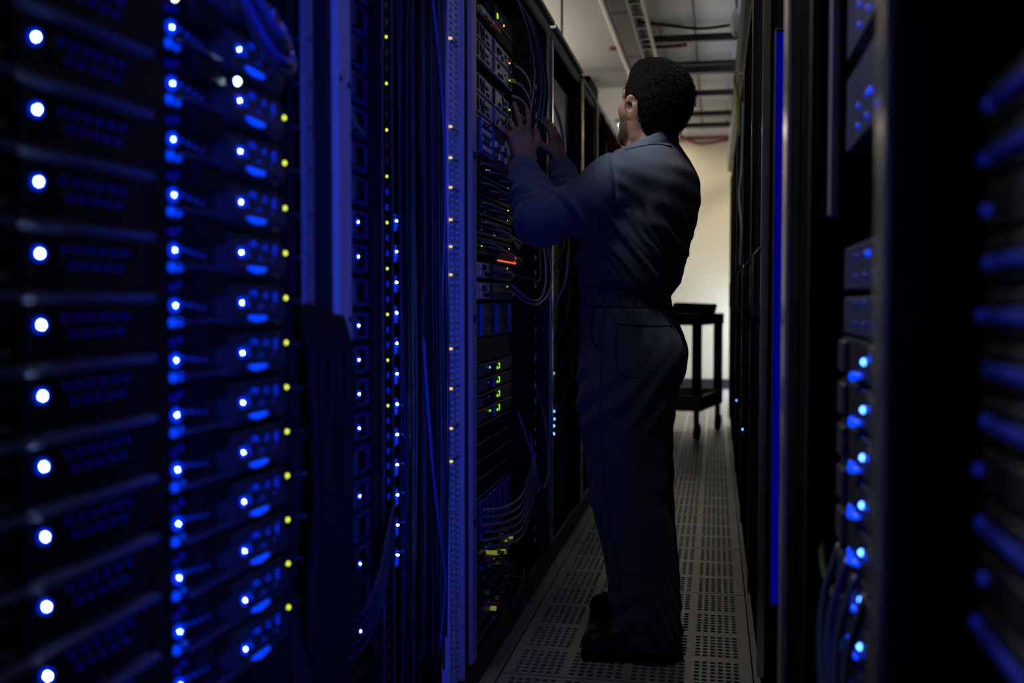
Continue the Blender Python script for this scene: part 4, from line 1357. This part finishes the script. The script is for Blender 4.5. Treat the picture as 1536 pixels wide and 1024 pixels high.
pc = np.empty(len(person.data.vertices) * 3)
person.data.vertices.foreach_get('co', pc)
pl = (pc.reshape(-1, 3) - HEAD) @ HM.T / HS
zc_ = -.012 - (pl[:, 0] - .015) * .55
stm = sstep(zc_ - pl[:, 2], 0, .016) * sstep(pl[:, 0], .002, .016) * sstep(pl[:, 2], -.140, -.118)
stm = np.maximum(stm, sstep(pl[:, 0], .008, .014) * sstep(-pl[:, 0], -.036, -.028) * sstep(-pl[:, 2], -.02, .0) * sstep(pl[:, 2], -.06, -.03))
stm *= (pl[:, 2] > -.2)
at_ = person.data.attributes.new('stubble', 'FLOAT', 'POINT')
at_.data.foreach_set('value', stm.astype(np.float32))
nt = SKIN.node_tree
an = nt.nodes.new('ShaderNodeAttribute')
an.attribute_name = 'stubble'
mx = nt.nodes.new('ShaderNodeMix')
mx.data_type = 'RGBA'
mm_ = nt.nodes.new('ShaderNodeMath')
mm_.operation = 'MULTIPLY'
mm_.inputs[1].default_value = .85
old = nt.nodes['Principled BSDF'].inputs['Base Color'].links[0].from_socket
nt.links.new(an.outputs['Fac'], mm_.inputs[0])
nt.links.new(mm_.outputs[0], mx.inputs[0])
nt.links.new(old, mx.inputs[6])
mx.inputs[7].default_value = (.030, .021, .017, 1)
nt.links.new(mx.outputs[2], nt.nodes['Principled BSDF'].inputs['Base Color'])

H = Field(HEAD - .17, HEAD + .19, .0036)
H.ell(hp(-.017, 0, .038), HM, np.array((.109, .091, .100)) * HS, .02)
H.ell(hp(-.036, 0, .010), HM, np.array((.078, .079, .090)) * HS, .03)
H.ell(hp(.018, 0, .096), HM, np.array((.066, .068, .040)) * HS, .03)
H.ell(hp(-.042, 0, -.045), HM, np.array((.050, .058, .056)) * HS, .03)
for s_ in (1, -1):
    H.cone(hp(.030, s_ * .058, .045), hp(.022, s_ * .0625, -.010), .017 * HS, .011 * HS, .02)
gx_, gy_, gz_ = np.meshgrid(*H.ax, indexing='ij')
rel = np.stack([gx_ - HEAD[0], gy_ - HEAD[1], gz_ - HEAD[2]])
lx = np.tensordot(hx, rel, 1) / HS
ly = np.tensordot(hy, rel, 1) / HS
lz = np.tensordot(hz, rel, 1) / HS
xs_ = [-.20, -.12, -.08, -.045, -.032, -.026, -.004, .012, .018, .034, .042, .060, .080, .095, .2]
zl_ = [-.100, -.098, -.092, -.070, -.035, .026, .032, .022, -.022, -.022, .024, .060, .084, .100, .12]
zlow = np.interp(lx, xs_, zl_)
zlow = zlow + .004 * np.sin(ly * 320) + .003 * np.sin(lx * 410 + ly * 150)
wob = .0012 * np.sin(lx * 170 + 3 * np.sin(ly * 90)) * np.sin(lz * 150 + 2 * np.sin(lx * 80)) + .0008 * np.sin(ly * 260 + lz * 210)
H.d = np.maximum(H.d + wob.astype(np.float32), ((zlow - lz) * .75).astype(np.float32))
HAIRM = mat('dark_brown_hair', (.005, .0042, .0038), .85, bump=.5, bscale=420, spec=.06)
hair = H.mesh('hair', HAIRM, person)
# short locks standing off the hair surface
hm = hair.data
co_ = np.empty(len(hm.vertices) * 3)
hm.vertices.foreach_get('co', co_)
no_ = np.empty(len(hm.vertices) * 3)
hm.vertices.foreach_get('normal', no_)
co_, no_ = co_.reshape(-1, 3), no_.reshape(-1, 3)
lk = MB()
sel = RNG.choice(len(co_), min(5200, len(co_)), replace=False)
for i in sel:
    p, nn = co_[i], no_[i]
    l_ = (p - HEAD) @ HM.T / HS
    if (l_[0] > .04 and l_[2] < .05) or nn @ hz < -.55:
        continue
    flow = unit(-hx * (.9 if l_[2] > .03 else .35) - hz * (.25 if l_[2] > .03 else .9) + hy * RNG.uniform(-.5, .5) * .6)
    dd = unit(flow * .95 + nn * RNG.uniform(.02, .16))
    L = RNG.uniform(.008, .016)
    sd = unit(np.cross(dd, nn)) * RNG.uniform(.0006, .0011)
    q = p - nn * .001
    mid = q + dd * L * .55 + nn * .001
    lk.add([q - sd, q + sd, q + nn * .0012, mid - sd * .8, mid + sd * .8, mid + nn * .001, p + dd * L - nn * .001], [(0, 1, 4, 3), (1, 2, 5, 4), (2, 0, 3, 5), (3, 4, 6), (4, 5, 6), (5, 3, 6)])
lm = bpy.data.meshes.new('hair_locks')
lm.from_pydata(lk.v, [], lk.f)
lm.materials.append(mat('hair_strand', (.006, .005, .0045), .7, spec=.10))
lo_ = bpy.data.objects.new('hair_locks', lm)
COL.objects.link(lo_)
lo_.parent = hair
# eyebrows
eb = MB()
for s_ in (1, -1):
    eb.tube([hp(.100, s_ * .014, .030), hp(.097, s_ * .030, .036), hp(.082, s_ * .050, .031)], [.003, .0042, .0018], 7)
eb.build('eyebrows', HAIRM, person, True)

# ---- coverall
G = Field((-.69, 2.82, .02), (.05, 3.72, 1.62), .0048)
TORSO = [(.70, -.264, 3.19, .09, .12, 8), (.77, -.264, 3.19, .130, .165, 8), (.83, -.262, 3.19, .146, .180, 8), (.90, -.258, 3.19, .153, .188, 8), (.98, -.262, 3.19, .146, .182, 9), (1.045, -.270, 3.19, .136, .170, 11), (1.072, -.272, 3.19, .131, .165, 12),
         (1.10, -.263, 3.19, .146, .180, 13), (1.15, -.257, 3.19, .154, .192, 15), (1.23, -.246, 3.19, .161, .205, 17), (1.32, -.232, 3.195, .164, .220, 20), (1.39, -.224, 3.2, .160, .226, 22), (1.45, -.218, 3.2, .142, .212, 23),
         (1.495, -.209, 3.2, .112, .165, 24), (1.53, -.200, 3.2, .086, .112, 25), (1.575, -.194, 3.2, .074, .080, 25), (1.595, -.193, 3.2, .073, .077, 25)]
G.loft(TORSO, k=.03)
G.loft([(.040, -.188, 3.036, .098, .082, 4), (.075, -.190, 3.035, .102, .088, 4), (.12, -.196, 3.035, .104, .092, 4), (.22, -.206, 3.04, .104, .094, 5), (.35, -.226, 3.05, .110, .098, 6), (.50, -.252, 3.065, .118, .104, 7), (.65, -.266, 3.08, .130, .110, 8), (.78, -.266, 3.085, .140, .114, 8), (.88, -.260, 3.10, .136, .108, 8), (.96, -.260, 3.12, .110, .09, 8), (1.0, -.26, 3.13, .08, .07, 8)], k=.03)
G.loft([(.040, -.200, 3.368, .096, .082, 2), (.075, -.204, 3.365, .100, .088, 2), (.12, -.208, 3.365, .102, .092, 2), (.22, -.214, 3.36, .102, .094, 3), (.35, -.228, 3.345, .108, .098, 4), (.50, -.246, 3.325, .116, .104, 6), (.65, -.252, 3.30, .126, .110, 8), (.78, -.250, 3.285, .136, .114, 8), (.88, -.250, 3.27, .134, .108, 8), (.96, -.255, 3.25, .110, .09, 8), (1.0, -.26, 3.24, .08, .07, 8)], k=.03)
G.ell((-.165, 3.10, .885), np.eye(3), (.078, .085, .095), .05)
G.ell((-.160, 3.27, .885), np.eye(3), (.075, .085, .095), .05)
for (a, b, c) in ((SH_L, EL_L, WR_L), (SH_R, EL_R, WR_R)):
    m_ = a + (b - a) * .5 + np.array((0, 0, -.024))
    G.cone(a, m_, .086, .073, .05)
    G.cone(m_, b, .073, .069, .03)
    v_ = c - b
    G.cone(b, b + v_ * .5, .071, .062, .03)
    G.cone(b + v_ * .5, c + v_ * .05, .062, .046, .02)
# collar
Xg, Yg, Zg = np.meshgrid(*G.ax, indexing='ij', sparse=True)
G.d = np.where(Xg > -.34, np.maximum(G.d, (Zg - (1.566 + .46 * (Xg + .165))) * .9), G.d).astype(np.float32)
# folds
ang = np.arctan2(Yg - 3.19, Xg + .265)
wg = np.exp(-((Zg - 1.068) / .028) ** 2)
armm = (Xg > -.43)
disp = .0042 * wg * np.sin(ang * 40 + 2.0 * np.sin(Zg * 70)) + .006 * np.exp(-((Zg - 1.040) / .010) ** 2) * .6 + .006 * np.exp(-((Zg - 1.096) / .010) ** 2) * .6
# drapes running from the shoulder blade down to the waist
def sstep(x, a, b):
    t = np.clip((x - a) / (b - a), 0, 1)
    return t * t * (3 - 2 * t)


wv = (Xg + .42) * .86 + (Zg - 1.09) * .5
mk_ = sstep(Zg, 1.085, 1.15) * (1 - sstep(Zg, 1.27, 1.36)) * sstep(Yg, 3.32, 3.12)
disp = disp + mk_ * (.0085 * np.sin(wv * 105 + 1.9 * np.sin(Zg * 15 + 1) + 1.2 * np.sin(Xg * 31)) * (.55 + .45 * np.sin(wv * 37 + 2 + Zg * 9)) + .003 * np.sin(wv * 250 + 3 * np.sin(Zg * 21)))
mk2 = sstep(Zg, 1.18, 1.26) * (1 - sstep(Zg, 1.42, 1.50)) * sstep(Xg, -.34, -.26)
disp = disp + mk2 * (.0015 * np.sin((Zg * .9 + Xg * .55) * 105 + 2.2 * np.sin(Xg * 21)))
# collar groove and yoke
disp = disp + .004 * np.exp(-((Zg - 1.518 - .25 * (Xg + .20)) / .007) ** 2)
# below the waist: gathers fading out, pocket drag lines, seat folds
mk3 = sstep(Zg, .86, 1.03) * (1 - sstep(Zg, 1.03, 1.06))
disp = disp + mk3 * .0035 * np.sin(ang * 22 + 3.0 * np.sin(Zg * 24))
mk4 = sstep(Zg, .62, .72) * (1 - sstep(Zg, .80, .90))
disp = disp + mk4 * .0045 * np.sin((Zg * .8 - Xg * .9) * 85 + 1.8 * np.sin(Xg * 20))
# knees and bunched hems
mk5 = np.exp(-((Zg - .49) / .09) ** 2)
disp = disp + mk5 * .0028 * np.sin((Zg + .35 * np.sin(Xg * 9)) * 60)
mk6 = 1 - sstep(Zg, .16, .34)
disp = disp + mk6 * .0050 * np.sin((Zg * 1.0 + .16 * np.sin(Xg * 14 + Yg * 9)) * 80)
disp = disp + (1 - sstep(Zg, .95, 1.05)) * .003 * np.sin(Xg * 38 + 3 * np.sin(Zg * 6) + Yg * 16)
gs_ = (Xg + .286) + .10 * (Zg - 1.41) + .9 * (Zg - 1.41) ** 2
gm_ = sstep(Zg, 1.29, 1.32) * (1 - sstep(Yg, 3.10, 3.16))
disp = disp + gm_ * (.0065 * np.exp(-(gs_ / .0055) ** 2) + .0016 * np.exp(-((gs_ - .020) / .016) ** 2) * np.sin(Zg * 150 + Xg * 60))
G.d = (G.d + disp * armm).astype(np.float32)
# sleeve creases, measured along each arm
for (a, b, c, mi) in ((SH_L, EL_L, WR_L, 1), (SH_R, EL_R, WR_R, 1)):
    for (p, q, amp, fr, ph) in ((a, b, .0045, 17, .4), (b, c, .0058, 19, 1.1)):
        v_ = q - p
        L2 = v_ @ v_
        lo = np.minimum(p, q) - .12
        hi = np.maximum(p, q) + .12
        sl, X_, Y_, Z_ = G.win(lo, hi, 0)
        t = ((X_ - p[0]) * v_[0] + (Y_ - p[1]) * v_[1] + (Z_ - p[2]) * v_[2]) / L2
        dist = np.sqrt((X_ - p[0] - t * v_[0]) ** 2 + (Y_ - p[1] - t * v_[1]) ** 2 + (Z_ - p[2] - t * v_[2]) ** 2)
        wgt = sstep(t, .25, .5) * (1 - sstep(t, .9, 1.08)) * (1 - sstep(dist, .085, .115)) if amp < .005 else sstep(t, .0, .2) * (1 - sstep(t, .85, 1.05)) * (1 - sstep(dist, .085, .12))
        G.d[sl] += (wgt * amp * np.sin(t * fr + ph + 2.2 * np.sin((X_ * 1.2 + Y_ + Z_) * 26))).astype(np.float32)
CLOTH = mat('navy_work_cloth', (.058, .080, .135), .72, bump=.35, bscale=900, var=.14, vscale=25, sheen=.25)
SEAM = mat('navy_seam_stitching', (.014, .018, .030), .9)
cover = G.mesh('coverall', CLOTH, person)
cover['label'] = 'dark blue long sleeved work coverall gathered at the waist'
bvh = BVHTree.FromObject(cover, bpy.context.evaluated_depsgraph_get()) if False else BVHTree.FromPolygons([v.co.copy() for v in cover.data.vertices], [tuple(p.vertices) for p in cover.data.polygons])


def seam(name, pts, r=.0018, m=SEAM, off=.0006, n=10, dirv=(.14, 1, 0), start=2.5):
    """a line of stitching laid on the cloth: points are (x,z) seen along +y"""
    dv = Vector(dirv).normalized()
    c = curve([(p[0], start, p[1]) for p in pts], n)
    path = []
    for p in c:
        h = bvh.ray_cast(Vector((p.x - dv.x / dv.y * (3.05 - start), start, p.z)), dv)
        if h[0] is not None:
            q = h[0] + h[1] * off * (1 if h[1].dot(dv) < 0 else -1)
            if not path or (q - path[-1]).length < .06:
                path.append(q)
    if len(path) > 2:
        return MB().tube(path, r, 6).build(name, m, cover, True)


seam('armhole_seam', [(-.290, 1.325), (-.250, 1.336), (-.235, 1.340)], .0018)
seam('waistband', [(-.395, 1.100), (-.33, 1.096), (-.26, 1.092), (-.19, 1.088), (-.135, 1.086)], .0020)
seam('waistband', [(-.395, 1.042), (-.33, 1.040), (-.26, 1.040), (-.19, 1.040), (-.135, 1.040)], .0020)
seam('pocket_opening', [(-.352, 1.035), (-.358, 1.00), (-.362, .965), (-.350, .935), (-.325, .912)], .0030, mat('pocket_shadow_cloth', (.010, .012, .02), .9))
seam('side_seam', [(-.318, 1.035), (-.318, .95), (-.320, .85), (-.318, .75), (-.310, .60), (-.29, .45), (-.262, .30), (-.245, .16)], .0016)
seam('back_pocket', [(-.278, .992), (-.22, .986), (-.16, .984), (-.125, .985)], .0018)
seam('back_pocket', [(-.276, .990), (-.276, .93), (-.272, .87), (-.255, .845), (-.2, .835)], .0014)
seam('collar_seam', [(-.262, 1.500), (-.225, 1.513), (-.185, 1.522), (-.145, 1.520)], .0020)

# ---- boots
BOOT = mat('black_boot_leather', (.010, .010, .011), .42, bump=.35, bscale=160, spec=.4)
SOLE = mat('black_boot_sole', (.008, .008, .008), .7)
for (hl, to, lb) in ((np.array((-.088, 3.043, 0)), np.array((-.378, 2.990, 0)), 'black work boot nearest the viewer'), (np.array((-.105, 3.385, 0)), np.array((-.392, 3.372, 0)), 'black work boot on the far foot')):
    fx = unit(to - hl)
    fy_ = np.array((-fx[1], fx[0], 0))
    fz = np.array((0, 0, 1))
    BM_ = np.stack([fx, fy_, fz])
    q = lambda x, y, z: hl + fx * x + fy_ * y + fz * z
    BF = Field(np.minimum(hl, to) - (.09, .09, -.002), np.maximum(hl, to) + (.09, .09, .27), .0042)
    BF.cone(q(.056, 0, .060), q(.200, 0, .052), .043, .046, .03)
    BF.cone(q(.200, 0, .052), q(.262, .004, .045), .046, .038, .03)
    BF.cone(q(.066, 0, .06), q(.075, 0, .20), .042, .044, .03)
    BF.cone(q(.10, 0, .10), q(.18, 0, .070), .040, .036, .03)
    BF.cone(q(.038, 0, .03), q(.044, 0, .05), .036, .040, .02)
    Zb = BF.ax[2][None, None, :]
    BF.d = np.maximum(BF.d, (.020 - Zb)).astype(np.float32)
    bo = BF.mesh('boot', BOOT, person)
    bo['label'] = lb
    # sole: outline ring extruded
    prof = []
    for (x, w_) in ((.0, .016), (.008, .030), (.03, .038), (.08, .036), (.13, .034), (.19, .044), (.24, .044), (.275, .034), (.294, .020), (.300, .008)):
        prof.append((x, w_))
    out = [q(x, w_, 0) for x, w_ in prof] + [q(x, -w_, 0) for x, w_ in reversed(prof)]
    sm = MB()
    nn_ = len(out)
    vv = [(p[0], p[1], z) for z in (.001, .010, .021) for p in out]
    ff = [(k * nn_ + i, k * nn_ + (i + 1) % nn_, (k + 1) * nn_ + (i + 1) % nn_, (k + 1) * nn_ + i) for k in range(2) for i in range(nn_)]
    ff += [tuple(range(nn_ - 1, -1, -1)), tuple(range(2 * nn_, 3 * nn_))]
    sm.add(vv, ff)
    sm.build('sole', SOLE, bo)
    lc_ = MB()
    for k in range(5):
        x_, z_ = .200 - .022 * k, .092 + .012 * k + (.010 * k if k > 2 else 0)
        lc_.tube([q(x_, -.030, z_ - .012), q(x_ + .004, -.012, z_ + .004), q(x_ + .004, .012, z_ + .004), q(x_, .030, z_ - .012)], .0028, 6)
    lc_.build('laces', mat('black_lace', (.02, .02, .02), .8), bo, True)

# ------------------------------------------------------------------ lights


def area(name, loc, rot, sx, sy, power, col, spread=math.pi):
    l = bpy.data.lights.new(name, 'AREA')
    l.shape = 'RECTANGLE'
    l.size, l.size_y = sx, sy
    l.energy = power
    l.color = col
    l.spread = spread
    o = bpy.data.objects.new(name, l)
    COL.objects.link(o)
    o.location = loc
    o.rotation_euler = rot
    return o


R = math.radians
area('far_end_ceiling_lamp', (1.25, 11.0, 2.94), (0, 0, 0), .6, 1.2, 58, (1, .90, .74))
area('far_end_cool_fill', (.85, 11.9, .9), (0, R(60), 0), .3, .6, 26, (.50, .68, 1))  # unseen light added for the bluish patch on the floor by the wall
area('left_hall_ceiling_lamp', (-1.02, 2.35, 2.93), (0, 0, 0), .2, .9, 40, (.98, .98, 1))
area('aisle_ceiling_lamp', (-.38, 2.35, 2.95), (0, 0, 0), .25, .5, 2.2, (1, .96, .92))
area('left_ceiling_uplight', (-1.7, 7.0, 2.45), (R(180), 0, 0), .5, 2.4, 24, (1, .92, .82))  # unseen upward light added to wash the ceiling over the left racks
area('right_hall_uplight', (1.3, 7.5, 2.3), (R(180), 0, 0), .5, 3.0, 30, (.90, .94, 1))  # unseen area light facing up at the ceiling
area('blue_post_fill', (.105, .12, 1.05), (R(90), 0, R(25)), .04, 1.7, 2.7, (.05, .09, 1), R(38))  # added for the glow of unseen racks, narrowed onto the left posts
area('soft_blue_fill', (.105, .12, 1.05), (R(90), 0, R(12)), .04, 1.7, .28, (.05, .10, 1))  # unseen broad blue light added to tint the man and the aisle
t = thing('ceiling_light', 'lit ceiling lamp panel at the far end of the aisle', 'ceiling light', (-.75, 11.75, CZ - .045))
MB().box(-.32, .32, -.62, .62, 0, .045, .004).build('frame', mat('lamp_frame_white', (.7, .7, .68), .4), t)
MB().box(-.29, .29, -.59, .59, -.004, .001).build('diffuser', mat('lamp_diffuser', (.8, .8, .75), .5, emit=(1, .90, .74), strength=7), t)

w = bpy.data.worlds.new('world')
sc.world = w
w.use_nodes = True
w.node_tree.nodes['Background'].inputs[0].default_value = (.3, .4, .8, 1)
w.node_tree.nodes['Background'].inputs[1].default_value = .002

# ------------------------------------------------------------------ camera
f = 1540.0
yaw = R(11.2)
pit = math.atan(62 / f)
fw = Vector((-math.sin(yaw) * math.cos(pit), math.cos(yaw) * math.cos(pit), -math.sin(pit)))
rt = Vector((math.cos(yaw), math.sin(yaw), 0))
up = rt.cross(fw)
cam = bpy.data.cameras.new('camera')
cam.sensor_width = 36
cam.lens = 36 * f / 1536
cam.clip_start = .02
cam.dof.use_dof = True
cam.dof.focus_distance = 3.1
cam.dof.aperture_fstop = 2.2
co = bpy.data.objects.new('camera', cam)
COL.objects.link(co)
co.matrix_world = Matrix(((rt.x, up.x, -fw.x, 0), (rt.y, up.y, -fw.y, 0), (rt.z, up.z, -fw.z, 1.06), (0, 0, 0, 1)))
sc.camera = co
sc.view_settings.view_transform = 'Standard'
sc.view_settings.look = 'None'
sc.view_settings.exposure = 0
sc.view_settings.gamma = 1
sc.cycles.use_denoising = True
sc.cycles.sample_clamp_indirect = 4
sc.cycles.max_bounces = 8
